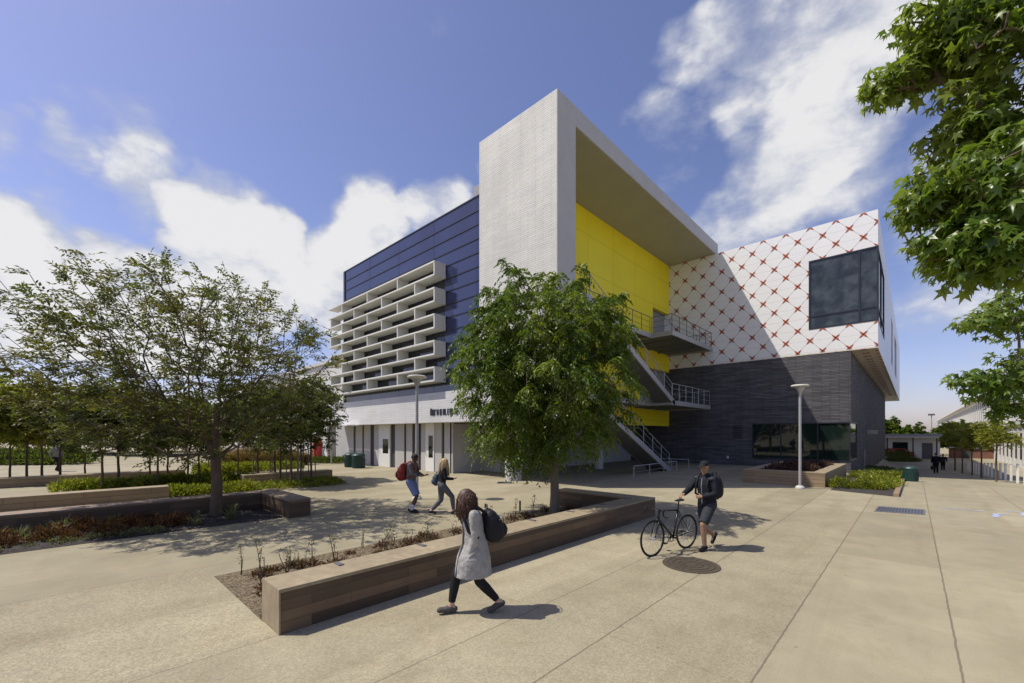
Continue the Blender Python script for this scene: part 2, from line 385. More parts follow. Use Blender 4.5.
# white frame: upright front slab + roof slab
bp('frame_wall', MB().box(-15.9,14.44,2.96,-11.0,15.8,16.985), M['tower'], bevel=.02)
bp('frame_side', MB().box(-11.0,14.442,2.962,-10.985,15.798,16.983), M['concrete_trim'])
bp('roof_slab', MB().box(-15.9,15.802,16.12,-11.0,34.9,16.98), M['concrete_trim'])
bp('soffit', MB().box(-14.6,15.81,16.09,-11.02,34.29,16.118), M['soffit'])
bp('column', MB().lathe([(.41,0),(.41,2.958)], 28, (-14.5,15.45,0)), M['concrete_trim'], smooth=False)
bp('column', MB().lathe([(.3,0),(.3,2.9)], 20, (-15.2,24.5,0)), M['concrete_trim'])
# yellow wall (openings at both floors next to the starred wall)
ym = MB()
ym.box(-14.9,15.805,2.94,-14.6,29.2,16.085)
ym.box(-14.9,29.2,7.35,-14.6,31.3,16.085)
ym.box(-14.9,31.3,7.35,-14.6,34.29,8.75); ym.box(-14.9,31.3,12.1,-14.6,34.29,16.085)
ym.box(-14.9,29.2,2.94,-14.6,34.29,4.18)
bp('yellow_wall', ym, M['yellow'])
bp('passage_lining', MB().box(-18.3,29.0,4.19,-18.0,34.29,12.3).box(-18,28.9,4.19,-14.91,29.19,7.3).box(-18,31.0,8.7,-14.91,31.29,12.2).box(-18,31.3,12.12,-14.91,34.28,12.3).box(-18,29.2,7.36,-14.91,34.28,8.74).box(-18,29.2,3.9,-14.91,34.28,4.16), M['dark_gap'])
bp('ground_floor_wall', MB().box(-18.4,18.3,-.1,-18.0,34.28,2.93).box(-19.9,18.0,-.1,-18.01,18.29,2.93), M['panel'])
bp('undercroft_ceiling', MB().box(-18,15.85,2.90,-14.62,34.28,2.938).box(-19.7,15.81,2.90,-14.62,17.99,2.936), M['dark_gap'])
# core volumes behind
bp('core', MB().box(-32.1,15.4,3.0,-15.0,44,14.85).box(-32.1,18.4,0,-19.7,44,2.95), M['core'])
bp('core_roof', MB().box(-17.9,15.82,12.4,-14.92,34.28,16.1), M['core'])
# blue curtain wall
bp('curtain_wall', MB().box(-32.2,15.2,4.69,-15.9,15.38,14.93), M['blue_glass'])
bp('louver_back_glass', MB().box(-32.19,15.188,5.3,-19.7,15.1995,12.0), M['louver_back_glass'])  # darker glass sheet covering only the area behind the louvres
mm = MB(); z = 14.93
mm.box(-32.22,15.16,14.93,-15.9,15.4,15.0)
while z > 5.4:
    z -= .745; mm.box(-32.2,15.165,z-.028,-15.9,15.199,z+.028)
x = -32.2
while x < -15.9: mm.box(x,15.192,4.7,x+.014,15.1985,14.92); x += 3.82
bp('mullions', mm, M['mullion'])
bp('end_wall', MB().box(-32.45,15.15,2.97,-32.201,44,15.0), M['mullion'])
# louvre screen: nine staggered rows of shelves and fins
ls = None
zt, rh = 12.02, .745
lm = MB(); fm = MB()
for r in range(10):
    z = zt - r*rh
    # shelf: right end reaches the box end above or below it
    xr = -19.55 
    bp('louver_shelf', MB().box(-33.4,14.36,z-.045,xr,15.164,z+.045), M['louver'])
    if r in (1,3,5,7,9,2,4,6,8) : pass
for r in range(9):
    z1 = zt-r*rh-.046; z0 = zt-(r+1)*rh+.046
    x = -19.55 if r%2 == 0 else -21.46
    while x > -33.5:
        bp('louver_fin', MB().box(x-.09,14.375,z0,x,15.15,z1), M['louver']); x -= 3.82
bm_ = MB()
for r in range(9):
    z1 = zt-r*rh-.35; x = -19.55 if r%2 == 0 else -21.46
bp('white_band', MB().box(-33.3,14.8,2.96,-15.9,15.15,4.69).box(-33.3,15.15,2.96,-15.9,15.82,3.1), M['band'], bevel=.01)
bp('band_roof', MB().box(-33.3,15.15,4.6,-32.46,44,4.68).box(-33.3,15.15,3.1,-33.1,44,4.6), M['band'])
# ground floor panels, gaps and doors
def uX(u, Y):
    t = (u-512)/F; d = Y/(ST*t+CT); return d*(CT*t-ST)
YW = 15.6
gaps = [(353.4,355.6),(362.2,364),(370.3,374),(390.5,395),(404,406.2),(412,415),(418,421),(441.5,444.3)]
doors = [(379.3,390.3,438,450.4),(426,434.5,432.8,457)]
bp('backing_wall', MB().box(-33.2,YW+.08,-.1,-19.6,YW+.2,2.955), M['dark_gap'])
edges = [uX(336,YW)]
for a, b in gaps: edges += [uX(a,YW), uX(b,YW)]
edges.append(uX(452.7,YW))
dz = [(uX(a,YW), uX(b,YW), c, d) for a,b,c,d in doors]
for i in range(0, len(edges), 2):
    a, b = edges[i], edges[i+1]; pm = MB(); segs = [(a,b)]
    for d0,d1,_,_ in dz:
        ns = []
        for s0,s1 in segs:
            if d1 <= s0 or d0 >= s1: ns.append((s0,s1))
            else:
                if d0 > s0+.03: ns.append((s0,d0-.02))
                if d1 < s1-.03: ns.append((d1+.02,s1))
        segs = ns
    for s0,s1 in segs: pm.box(s0,YW,-.05,s1,YW+.079,2.955)
    if segs: bp('wall_panel', pm, M['panel'])
for k,(d0,d1,v0,v1) in enumerate(dz):
    d = bp('entrance_door', MB().box(d0,YW-.05,0,d1,YW+.079,2.955), M['door'], bevel=.01)
    zz = (.95,1.95) if k == 0 else (.85,2.2)
    wx = d0+(d1-d0)*.38
    MB().box(wx,YW-.056,zz[0],d1-(d1-d0)*.12,YW-.049,zz[1]).build('door_window', M['dark_glass'], d)
    MB().tube([(d0+.1,YW-.05,1.0),(d0+.1,YW-.11,1.0),(d0+.1,YW-.11,1.25),(d0+.1,YW-.05,1.25)],.014,8).build('door_handle', M['metal'], d)
bp('return_wall', MB().box(-19.7,YW,-.05,-19.58,18.0,2.95), M['panel'])
bp('canopy', MB().box(-33.3,13.9,2.88,-29.2,14.79,2.955), M['band'])
for x in (-32.2,): bp('canopy_post', MB().tube([(x,14.1,0),(x,14.1,2.9)],.055,12), M['metal'])
# ---- starred upper storey
YX = 34.3; XE = -1.56
cw = dict(x0=-5.03, z0=9.3, z1=13.8, y1=41.6)
xm = MB()
xm.box(-18.0,YX,7.67,cw['x0'],YX+.35,16.07)
xm.box(cw['x0'],YX,13.8,XE,YX+.35,16.07); xm.box(cw['x0'],YX,7.67,XE,YX+.35,9.3)
bp('patterned_wall', xm, M['xwall'])
sw = MB(); ye = 92.0
sw.box(XE-.35,YX+.35,13.8,XE,ye,16.07).box(XE-.35,YX+.35,7.67,XE,ye,9.3)
ys_ = [cw['y1'], 56, 60, 66, 74, ye]
for i in range(0, len(ys_), 2): sw.box(XE-.35,ys_[i],9.3,XE,ys_[i+1],13.8)
bp('plain_side_wall', sw, M['side_panel'])
bp('side_window', MB().box(XE-.2,56,9.3,XE-.1,60,13.8), M['corner_glass'])
bp('side_window', MB().box(XE-.2,66,9.3,XE-.1,74,13.8), M['corner_glass'])
bp('upper_soffit', MB().box(-18,YX+.003,7.60,XE-.003,ye-.01,7.668), M['xsoffit'])
bp('upper_roof', MB().box(-18,YX+.352,15.7,XE-.352,ye,15.95).box(-18,ye-.3,7.7,XE-.36,ye-.001,15.69), M['core'])
wn = bp('corner_window', MB().box(cw['x0'],YX+.03,9.3,XE-.03,YX+.06,13.8).box(XE-.06,YX+.06,9.3,XE-.03,cw['y1'],13.8), M['corner_glass'])
fr = MB(); a = .045
for zz in (9.3,10.12,13.8): 
    fr.box(cw['x0'],YX-.02,zz-a,XE+.02,YX+.029,zz+a); fr.box(XE-.029,YX+.03,zz-a,XE+.02,cw['y1'],zz+a)
for xx in (cw['x0'], -2.45, XE): fr.box(xx-a,YX-.025,9.26,xx+a,YX+.028,13.84)
for yy in (38.0, cw['y1']): fr.box(XE-.028,yy-a,9.26,XE+.025,yy+a,13.84)
fr.build('window_frame', M['mullion'], wn)
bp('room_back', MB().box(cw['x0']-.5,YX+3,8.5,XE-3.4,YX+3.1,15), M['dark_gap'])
# star marks: one thin mesh of four-armed stars laid on the panels
st = MB(); bt_ = MB()
def clip_rect(pts, r):
    for ax, lim, sg in ((0,r[0],1),(0,r[2],-1),(1,r[1],1),(1,r[3],-1)):
        out = []
        for i, p in enumerate(pts):
            q = pts[i-1]; a, b = sg*(q[ax]-lim), sg*(p[ax]-lim)
            if (a >= 0) != (b >= 0):
                t = a/(a-b); out.append((q[0]+(p[0]-q[0])*t, q[1]+(p[1]-q[1])*t))
            if b >= 0: out.append(p)
        pts = out
        if len(pts) < 3: return []
    return pts
def star(mb, cx, cz, put, rects):
    arm = .275; w0 = .055
    for ang in (46,134,226,314):
        a_ = R(ang); ca, sa = math.cos(a_), math.sin(a_)
        loc = [(0,-w0*.6),(arm*.42,-w0*1.05),(arm,-w0*.30),(arm,w0*.30),(arm*.42,w0*1.05),(0,w0*.6)]
        base = [(cx+ca*p-sa*q, cz+sa*p+ca*q) for p,q in loc]
        for r in rects:
            pts = clip_rect(base, r); n = len(pts)
            if n < 3: continue
            vs = [put(p[0],p[1],0) for p in pts]+[put(p[0],p[1],.012) for p in pts]
            mb.add(vs, [tuple(range(n)), tuple(range(n,2*n))]+[(i,(i+1)%n,n+(i+1)%n,n+i) for i in range(n)])
zl, zh = 7.69, 16.06
rf = [(-14.58,zl,cw['x0']-.05,zh),(cw['x0']-.05,zl,XE,9.24),(cw['x0']-.05,13.86,XE,zh)]
rs = [(YX,zl,ye,9.24),(YX,13.86,ye,zh),(cw['y1']+.05,9.24,55.9,13.86),(60.1,9.24,65.9,13.86),(74.1,9.24,ye,13.86)]
rb_ = [(-2.8,YX+.02,XE-.02,90)]
for i in range(-16, 14):
    for j in range(-10, 10):
        if (i+j)%2: continue
        star(st, X0+i*HX, Z0+j*HZZ, lambda p,q,e: (p, YX-e-.001, q), rf)
for i in range(0, 84):
    for j in range(-10, 10):
        if (i+j)%2: continue
        pass
for i in range(4, 14):
    for j in range(0, 60):
        if (i+j)%2: continue
        star(st, X0+i*HX, YX+.4+j*HZZ, lambda p,q,e: (p, q, 7.598-e), rb_)
bp('star_pattern', st, M['star'])
# ---- dark brick base
XB = -2.87
gw = dict(x0=-8.44, z0=.58, z1=3.03, y1=38.6)
db = MB()
db.box(-18,YX+.02,-.6,gw['x0'],YX+.4,7.6); db.box(gw['x0'],YX+.02,3.03,XB,YX+.4,7.6); db.box(gw['x0'],YX+.02,-1,XB,YX+.4,.58)
db.box(XB-.4,YX+.4,3.03,XB,80,7.6).box(XB-.4,YX+.4,-2,XB,80,.58).box(XB-.4,gw['y1'],.58,XB,80,3.03)
bp('brick_base', db, M['dark_brick'])
gl = bp('ground_window', MB().box(gw['x0'],YX+.06,.58,XB-.05,YX+.09,3.03).box(XB-.08,YX+.09,.58,XB-.05,gw['y1'],3.03), M['dark_glass'])
fr = MB()
for zz in (.58,3.03): fr.box(gw['x0'],YX-.01,zz-.04,XB+.01,YX+.059,zz+.04).box(XB-.049,YX+.06,zz-.04,XB+.01,gw['y1'],zz+.04)
for xx in (gw['x0'],-6.7,-4.6,XB-.05): fr.box(xx-.03,YX-.005,.6,xx+.03,YX+.058,3.0)
fr.build('window_frame', M['mullion'], gl)
gr = MB()
for k in range(6): gr.box(-9.75,YX-.012,2.05+k*.16,-9.1,YX+.018,2.13+k*.16)
bp('wall_vent', gr, M['mullion'])
bp('side_door', MB().box(XB-.001,44,-1.2,XB+.03,45.2,1.0), M['metal_dark'])
bp('side_sign', MB().box(XB+.001,47.5,2.3,XB+.7,47.6,2.65), M['soffit'])
bp('wall_light', MB().lathe([(.04,-.12),(.09,-.08),(.09,.08),(.04,.12)],12,(-10.1,YX-.09,.55)), M['concrete_trim'])
# ---- stairs and landings
SX0, SX1 = -12.42, -11.1
def rail(mb, pts, h=1.07, step=1.15, r=.024, mids=(.35,.7)):
    pts = [Vector(p) for p in pts]; up = Vector((0,0,1))
    mb.tube([p+up*h for p in pts], r, 8)
    for f in mids: mb.tube([p+up*h*f for p in pts], r*.5, 6)
    for a, b in zip(pts, pts[1:]):
        n = max(1, round((b-a).length/step))
        for k in range(n+1):
            p = a.lerp(b, k/n); mb.tube([p, p+up*h], r*.95, 6)
def flight(y0, z0, y1, z1, name):
    n = 24; dy, dz = (y1-y0)/n, (z1-z0)/n
    s = MB()
    for x in (SX0, SX1-.09):
        s.prism_x([(y0+.35,z0-.30),(y0+.35,z0+.02),(y1,z1+.05),(y1,z1-.33)], x, x+.09)
    f = bp(name, s, M['metal'])
    t_ = MB()
    for k in range(n):
        t_.box(SX0+.091, y0+dy*(k+1)-.02, z0+dz*(k+1)-.045, SX1-.091, y0+dy*k+.02, z0+dz*(k+1))
    t_.build('treads', M['metal_dark'], f)
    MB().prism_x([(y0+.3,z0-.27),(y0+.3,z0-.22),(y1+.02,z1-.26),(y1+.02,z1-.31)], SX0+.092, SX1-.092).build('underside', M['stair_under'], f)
    r_ = MB()
    for x in (SX0+.045, SX1-.045): rail(r_, [(x,y0,z0),(x,y1,z1)], step=1.3)
    r_.build('railing', M['metal'], f)
flight(26.2, 0.0, 16.9, 4.38, 'stair_flight'); flight(26.66, 4.42, 17.2, 8.82, 'stair_flight')
def landing(x0, y0, x1, y1, z, rails, mat='metal_dark'):
    th = .3
    f = bp('landing', MB().box(x0,y0,z-th,x1,y0+.08,z).box(x0,y1-.08,z-th,x1,y1,z).box(x1-.08,y0+.08,z-th,x1,y1-.08,z).box(x0,y0+.08,z-.12,x1-.08,y1-.08,z-.002), M['metal'])
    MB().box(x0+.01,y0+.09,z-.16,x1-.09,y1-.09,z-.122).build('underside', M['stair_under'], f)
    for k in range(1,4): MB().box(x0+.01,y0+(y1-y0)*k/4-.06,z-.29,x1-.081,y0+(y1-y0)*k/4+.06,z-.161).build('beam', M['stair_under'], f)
    r_ = MB()
    for pts in rails: rail(r_, [(a,b,z) for a,b in pts])
    if rails: r_.build('railing', M[mat], f)
landing(-14.595,16.0,-12.5,26.6,8.9, [[(-12.56,18.2),(-12.56,26.5)]])
landing(-14.595,26.602,-11.1,34.0,8.9, [[(-12.5,26.65),(-11.16,26.65),(-11.16,33.9)],[(-11.16,33.9),(-14.5,33.9)]])
landing(-12.499,15.85,-11.1,17.2,8.9, [[(-11.16,15.9),(-11.16,17.2)]])
landing(-14.595,16.0,-12.5,26.6,4.45, [[(-12.56,18.2),(-12.56,26.5)]], 'metal')
landing(-14.595,26.602,-11.1,33.6,4.45, [[(-12.5,26.65),(-12.3,26.65)],[(-11.16,26.65),(-11.16,33.5),(-14.5,33.5)]], 'metal')
landing(-12.499,15.85,-11.1,16.9,4.45, [[(-11.16,15.9),(-11.16,16.9)]], 'metal')
tm = MB()   # raking hangers seen between the two landings
gr_ = thing('guard_rail', 'low grey tube rail on the paving at the foot of the stair', 'railing', (-11,22.5,0))
r_ = MB(); rail(r_, [(-10.6,20.5,0),(-10.6,26.0,0)], h=.62, step=1.6, mids=(.5,)); r_.build('rails', M['metal'], gr_)
r_ = MB(); rail(r_, [(-10.2,26.9,0),(-12.4,26.9,0)], h=.7, step=1.1, mids=()); r_.build('end_rail', M['metal'], gr_)
# dark letters on the white band (not legible in the photograph: letter-like strokes only)
sg = thing('building_sign', 'row of dark metal letters on the white band above the doors', 'sign', (-20.5,14.78,3.4))
lt = MB(); ox = uX(430.5,14.8); Lw = .205
glyphs = ['lrm','lrtb','lt','lrm','s','lrtb','s','lrtm','lb','ltmb','lrt','l','lrtm','ltmb']
gx = 0
for i, g in enumerate(glyphs):
    big = i == 0
    h_ = .40 if big else .34; zb = 3.38
    x0 = ox+gx; x1 = x0+.17; w_ = .052
    if g == 's': gx += .08; continue
    if 'l' in g: lt.box(x0,14.765,zb,x0+w_,14.799,zb+h_)
    if 'r' in g: lt.box(x1-w_,14.765,zb,x1,14.799,zb+h_)
    if 't' in g: lt.box(x0+w_,14.766,zb+h_-w_,x1-w_,14.799,zb+h_)
    if 'b' in g: lt.box(x0+w_,14.766,zb,x1-w_,14.799,zb+w_)
    if 'm' in g: lt.box(x0+w_,14.766,zb+h_*.5-w_*.5,x1-w_,14.799,zb+h_*.5+w_*.5)
    gx += Lw
lt.build('letters', M['mullion'], sg)
# ------------------------------------------------------------------ neighbouring buildings
wg = thing('wing_building', 'plain white building wing behind the young trees on the left', 'building', (-55,22,0))
m = MB().box(-80,17.5,3.2,-33.6,40,9.0).box(-80,17.5,-.1,-40.9,40,3.199).box(-37.7,17.5,-.1,-33.6,40,3.199).box(-40.9,19,-.1,-37.7,40,3.199)
m.build('wall', M['band'], wg)
MB().box(-80.2,17.3,9.0,-33.4,40.2,9.3).build('roof', M['concrete_trim'], wg)
for x in (-48,-53,-58,-63,-68): 
    f = MB().box(x-1.4,17.42,5.2,x+1.4,17.5,7.0).build('window', M['mullion'], wg); MB().box(x-1.3,17.40,5.3,x+1.3,17.419,6.9).build('pane', M['dark_glass'], f)
MB().box(-40.8,18.9,0,-37.8,19.0,3.1).build('doorway', M['dark_gap'], wg)
ven = thing('vending_machine', 'tall red vending machine against the white wing', 'vending machine', (-42.6,17.0,0))
p0 = -42.6
MB().box(p0-.45,16.75,.05,p0+.45,17.48,1.85).build('cabinet', pbr('red_cabinet',(.45,.03,.03),.4,.1), ven, bevel=.03)
MB().box(p0-.38,16.735,.7,p0+.2,16.752,1.75).build('display_panel', pbr('pale_display',(.55,.35,.33),.3,.2,4), ven)
MB().box(p0-.3,16.735,.2,p0+.3,16.752,.42).build('delivery_flap', M['mullion'], ven)
rb = thing('hall_building', 'long white hall with upright fins behind the picket fence', 'building', (13,90,0))
MB().box(9.0,44,-2,22,300,8.4).build('wall', M['door'], rb)
fm = MB(); wm = MB()
y = 44.6
while y < 299:
    fm.box(8.86,y,-2,8.999,y+.30,8.0)
    
    for za, zb in ((-.6,2.4),(4.4,7.0)):
        if y < 196: MB().box(8.965,y+.7,za,8.9985,y+2.6,zb).build('window', M['dark_glass'], rb)
        else: wm.box(8.965,y+.7,za,8.9985,y+2.6,zb)
    y += 3.2
fm.build('fins', M['concrete_trim'], rb); tag(wm.build('far_windows', M['dark_glass'], rb), kind='stuff')
MB().box(8.2,43.8,8.4,22.3,300.3,8.95).box(8.7,43.8,3.3,8.85,300.3,3.7).build('cornice', M['band'], rb)
hb = thing('low_building', 'long low white building at the far end of the walkway', 'building', (-14,96,-1.5))
p = pix(888,452,88); q = pix(945,452,84)
MB().box(-30,92,-2,3,100,2.0).build('wall', M['door'], hb)
for x in (-12,-9,-6,-3,0,2.6): MB().box(x-.08,90.5,-1.6,x+.08,90.66,1.9).build('canopy_post', M['mullion'], hb)
MB().box(-14,90.3,1.72,3.2,91.99,1.95).build('canopy', M['concrete_trim'], hb)
MB().box(-30.3,91.6,2.0,3.3,100.3,2.3).build('roof', M['core'], hb)
for x in (-1.5,-4.5,-7.5,-10.5,-13.5): 
    MB().box(x-.9,91.93,-.6,x+.9,91.999,1.0).build('window', M['dark_glass'], hb)
MB().box(1.0,91.95,-1.6,2.2,91.999,.9).build('door', M['metal_dark'], hb)
ko = thing('kiosk', 'small brown red brick kiosk by the end of the picket fence', 'kiosk', (5,66,-1.5))
a = at(957,458)
MB().box(a.x-.8,a.y,a.z-.2,a.x+4.5,a.y+3,a.z+1.5).build('wall', brickmat('red_brick',(.20,.07,.04),(.16,.05,.03),(.2,.17,.14),.4,.12,.01), ko)
MB().box(a.x-1.0,a.y-.2,a.z+1.5,a.x+4.7,a.y+3.2,a.z+1.65).build('roof', M['metal_dark'], ko)
MB().box(a.x+.5,a.y-.03,a.z,a.x+1.6,a.y-.001,a.z+1.15).build('opening', M['dark_gap'], ko)
# row of white posts along the walkway
xf = 4.15
post = thing('white_post', 'white upright post in the row along the right side of the walkway', 'post', (0,0,0), 0, 'white posts along the right of the walkway')
MB().box(-.05,-.06,-.1,.05,.06,1.0).build('shaft', M['door'], post, bevel=.01)
MB().box(-.06,-.07,1.001,.06,.07,1.04).build('cap', M['concrete_trim'], post)
for k in range(18):
    o = post if k == 0 else copy_tree(post); y = 29.5+2.1*k; place(o, (xf,y,terrain(xf,y)))
# ------------------------------------------------------------------ plants
def np_mesh(name, V, Fc, mat, parent=None, smooth=False):
    """V (n,3) float array, Fc (m,k) int array of equal sized faces"""
    me = bpy.data.meshes.new(name); n, m, k = len(V), len(Fc), Fc.shape[1]
    me.vertices.add(n); me.vertices.foreach_set('co', V.astype(np.float32).ravel())
    me.loops.add(m*k); me.loops.foreach_set('vertex_index', Fc.astype(np.int32).ravel())
    me.polygons.add(m); me.polygons.foreach_set('loop_start', np.arange(0, m*k, k, dtype=np.int32))
    me.update(calc_edges=True); me.validate()
    o = bpy.data.objects.new(name, me); link(o); me.materials.append(mat)
    if smooth: me.shade_smooth()
    if parent: setpar(o, parent)
    return o
def unit(a): return a/np.maximum(np.linalg.norm(a, axis=-1, keepdims=True), 1e-9)
def diamond_leaves(P, D, L, Wd, fold=.15, up=None):
    """base points P, directions D, lengths, widths -> bent diamond quads"""
    n = len(P); D = unit(D)
    N = unit(rng.normal(size=(n,3)) + np.array([0,0,.9])) if up is None else unit(up)
    Sd = unit(np.cross(D, N)); N = np.cross(Sd, D)
    L = np.broadcast_to(np.asarray(L, float), (n,))[:,None]; Wd = np.broadcast_to(np.asarray(Wd, float), (n,))[:,None]
    mid = P + D*L*.45 + N*L*fold*.5
    V = np.stack([P, mid+Sd*Wd*.5, P+D*L - N*L*fold*.6, mid-Sd*Wd*.5], 1).reshape(-1,3)
    return V, np.arange(n*4).reshape(n,4)
def star_leaves(P, D, L, up=None, lobes=5):
    """lobed leaves, each an 11-gon fan: petiole base P, pointing D, size L"""
    n = len(P); D = unit(D); N = unit(rng.normal(size=(n,3))*.55 + np.array([0,0,1.0])) if up is None else unit(up)
    Sd = unit(np.cross(D, N)); N = np.cross(Sd, D)
    angs = np.radians([0, 24, 52, 80, 118, 165, -165+0, -118, -80, -52, -24]); rad = np.array([1.0,.40,.88,.36,.62,.22,.22,.62,.36,.88,.40])
    C = P + D*L[:,None]*.32
    pts = []
    for a, r in zip(angs, rad):
        bend = -.22*(r**2)
        pts.append(C + (D*math.cos(a) + Sd*math.sin(a))*(L[:,None]*.62*r) + N*L[:,None]*bend*rng.uniform(.2,1.6,(n,1)))
    V = np.stack([C+N*L[:,None]*.03]+pts, 1).reshape(-1,3); k = 12
    base = (np.arange(n)*k)[:,None,None]
    tri = np.array([[0,i,i+1] for i in range(1,11)]+[[0,11,1]])[None]
    return V, (base+tri).reshape(-1,3)
def grow(targets, trunk, bf=.35, seg=.28, r0=.006, p=2.3, jit=.05, sag=0.0):
    """grow branches from a trunk polyline to all the target points (balanced spanning tree)"""
    pos = [np.array(q, float) for q in trunk]; par = [-1]+list(range(len(trunk)-1))
    pl = [0.0]
    for i in range(1, len(pos)): pl.append(pl[-1]+np.linalg.norm(pos[i]-pos[i-1]))
    kfork = max(1, int(len(trunk)*.55))
    fork = pos[-1]; order = np.argsort(np.linalg.norm(targets-fork, axis=1)); ends = []
    A = np.zeros((60000,3)); Lp = np.zeros(60000); m = len(pos)
    A[:m] = pos; Lp[:m] = pl; Lp[:kfork] = 1e6
    for ti in order:
        t = targets[ti]; d = np.linalg.norm(A[:m]-t, axis=1); j = int(np.argmin(d + bf*Lp[:m])); dist = d[j]
        if Lp[j] > 1e5: Lp[j] = 0
        k = max(1, int(dist/seg)); prev = j; a0 = A[j].copy()
        for s in range(1, k+1):
            f = s/k; q = a0*(1-f)+t*f + (rng.normal(size=3)*jit*dist*.35*math.sin(math.pi*f)); q[2] += sag*dist*math.sin(math.pi*f)
            A[m] = q; Lp[m] = Lp[prev]+np.linalg.norm(q-A[prev]); par.append(prev); prev = m; m += 1
        ends.append(prev)
    par = np.array(par); rad = np.zeros(m); kids = np.bincount(par[par>=0], minlength=m)
    acc = np.zeros(m)
    for i in range(m-1, -1, -1):
        if kids[i] == 0: acc[i] = r0**p
        if par[i] >= 0: acc[par[i]] += acc[i]
    rad = acc**(1/p)
    return A[:m].copy(), par, rad, np.array(ends)
def branch_mesh(A, par, rad, base_r=None, minr=0.0, n=6):
    idx = [i for i in range(len(A)) if par[i] >= 0 and rad[i] >= minr]
    idx = np.array(idx); P0 = A[par[idx]]; P1 = A[idx]; r1 = rad[idx]; r0 = np.minimum(rad[par[idx]], r1*1.35)
    T = unit(P1-P0); U = unit(np.cross(T, np.array([.31,.77,.55]))); Wv = np.cross(T, U)
    ang = 2*np.pi*np.arange(n)/n
    ring = U[:,None]*np.cos(ang)[None,:,None] + Wv[:,None]*np.sin(ang)[None,:,None]
    V = np.concatenate([P0[:,None]+ring*r0[:,None,None], (P1+T*r1[:,None]*.5)[:,None]+ring*r1[:,None,None]], 1).reshape(-1,3)
    b = (np.arange(len(idx))*2*n)[:,None,None]; k = np.arange(n)
    q = np.stack([k, (k+1)%n, n+(k+1)%n, n+k], 1)[None]
    return V, (b+q).reshape(-1,4)
def noise3(P, s, seed):
    r = np.random.default_rng(seed); out = np.zeros(len(P))
    for k in range(5):
        w = r.normal(size=3)*s*(1.5**k); out += np.sin(P@w + r.uniform(0,6.28))/(1.25**k)
    return out/2.5
def in_crown(n, center, rad, seed, hollow=.45, lump=.22, bottom=None, s=1.6, hole=-.42):
    """points through a lumpy ellipsoid crown, denser towards its outside"""
    out = []; c = np.array(center); r = np.array(rad)
    while len(out) < n:
        d = unit(rng.normal(size=(n*2,3))); q = rng.uniform(hollow**2.2, 1, (n*2,1))**(1/2.2)
        f = 1+lump*noise3(d, s, seed)[:,None]
        P = c + d*q*r*f
        ok = noise3(P, 1.1, seed+5) > hole
        if bottom is not None: ok &= P[:,2] > bottom
        out += list(P[ok])
    return np.array(out[:n])
def sprays(tips, dirs, nper, length, nl, leaf, width, droop, spread=.8, flat=.5, tipw=.3):
    """compound leaves: nper stems per tip, nl leaflets in pairs along each stem"""
    n = len(tips)*nper; B = np.repeat(tips, nper, 0); D = unit(np.repeat(dirs, nper, 0)+rng.normal(size=(n,3))*spread)
    D[:,2] *= flat; D = unit(D); L = length*rng.uniform(.55,1.25,n)
    t = (np.arange(nl)+1)/nl
    g = np.array([0,0,-1.0])
    stem = B[:,None]+D[:,None]*(L[:,None]*t)[...,None] + g*(droop*L[:,None]*t**2)[...,None]
    tang = unit(D[:,None] + g*(2*droop*t)[None,:,None]*np.ones((n,1,1)))
    side = unit(np.cross(D, np.array([0,0,1.0])+rng.normal(size=(n,3))*.3))
    sg = np.where(np.arange(nl)%2==0, 1, -1)[None,:,None]
    LD = unit(tang*.75+side[:,None]*sg*.9 + g*droop*.5 + rng.normal(size=stem.shape)*.22)
    P = stem.reshape(-1,3); LD = LD.reshape(-1,3); up = np.repeat(np.cross(side, D), nl, 0)+rng.normal(size=P.shape)*.35
    return diamond_leaves(P, LD, leaf*rng.uniform(.65,1.25,len(P)), width*rng.uniform(.7,1.2,len(P)), .12, up)
def merge(parts):
    Vs, Fs, o = [], [], 0
    for V, Fq in parts: Vs.append(V); Fs.append(Fq+o); o += len(V)
    return np.concatenate(Vs), np.concatenate(Fs)
# ---- dense drooping tree in the main bed
def tree_planter():
    p = W(1.2,12.0); base = Vector((p.x, p.y, .03))
    t = thing('leafy_tree', 'dense round green tree with drooping leaves at the end of the bench wall', 'tree', base)
    trunk = [(0,0,-.1),(.01,.0,.5),(-.02,.03,1.0),(.0,.04,1.5),(.03,.02,2.0),(.0,.0,2.6)]
    c = (-.25,-.14,4.12)
    T1 = in_crown(820, c, (2.42,2.42,2.85), 3, .30, .14, 1.45, 3.0, -.9)
    A, par, rad, ends = grow(T1, trunk, .42, .3, .0075, 2.45, .10, -.05)
    rad[:6] = np.maximum(rad[:6], [.16,.125,.115,.11,.105,.10])
    V, Fc = branch_mesh(A, par, rad); b = Matrix.Translation(base)
    o = np_mesh('trunk', V+np.array(base), Fc, M['bark_pale'], t)
    tips = A[ends]; dr = unit(tips-np.array([0,0,3.2]))
    far = A[(rad < .016) & (np.arange(len(A)) > 6)]; far = far[rng.permutation(len(far))[:1300]]
    parts = [sprays(tips, dr, 6, .42, 14, .125, .043, .75, .8, .7), sprays(far, unit(far-np.array([0,0,3.4])), 2, .38, 12, .12, .042, .8, .8, .7)]
    V, Fc = merge(parts); print('planter leaves', len(Fc))
    np_mesh('crown', V+np.array(base), Fc, M['leaf_a'], t)
tree_planter()
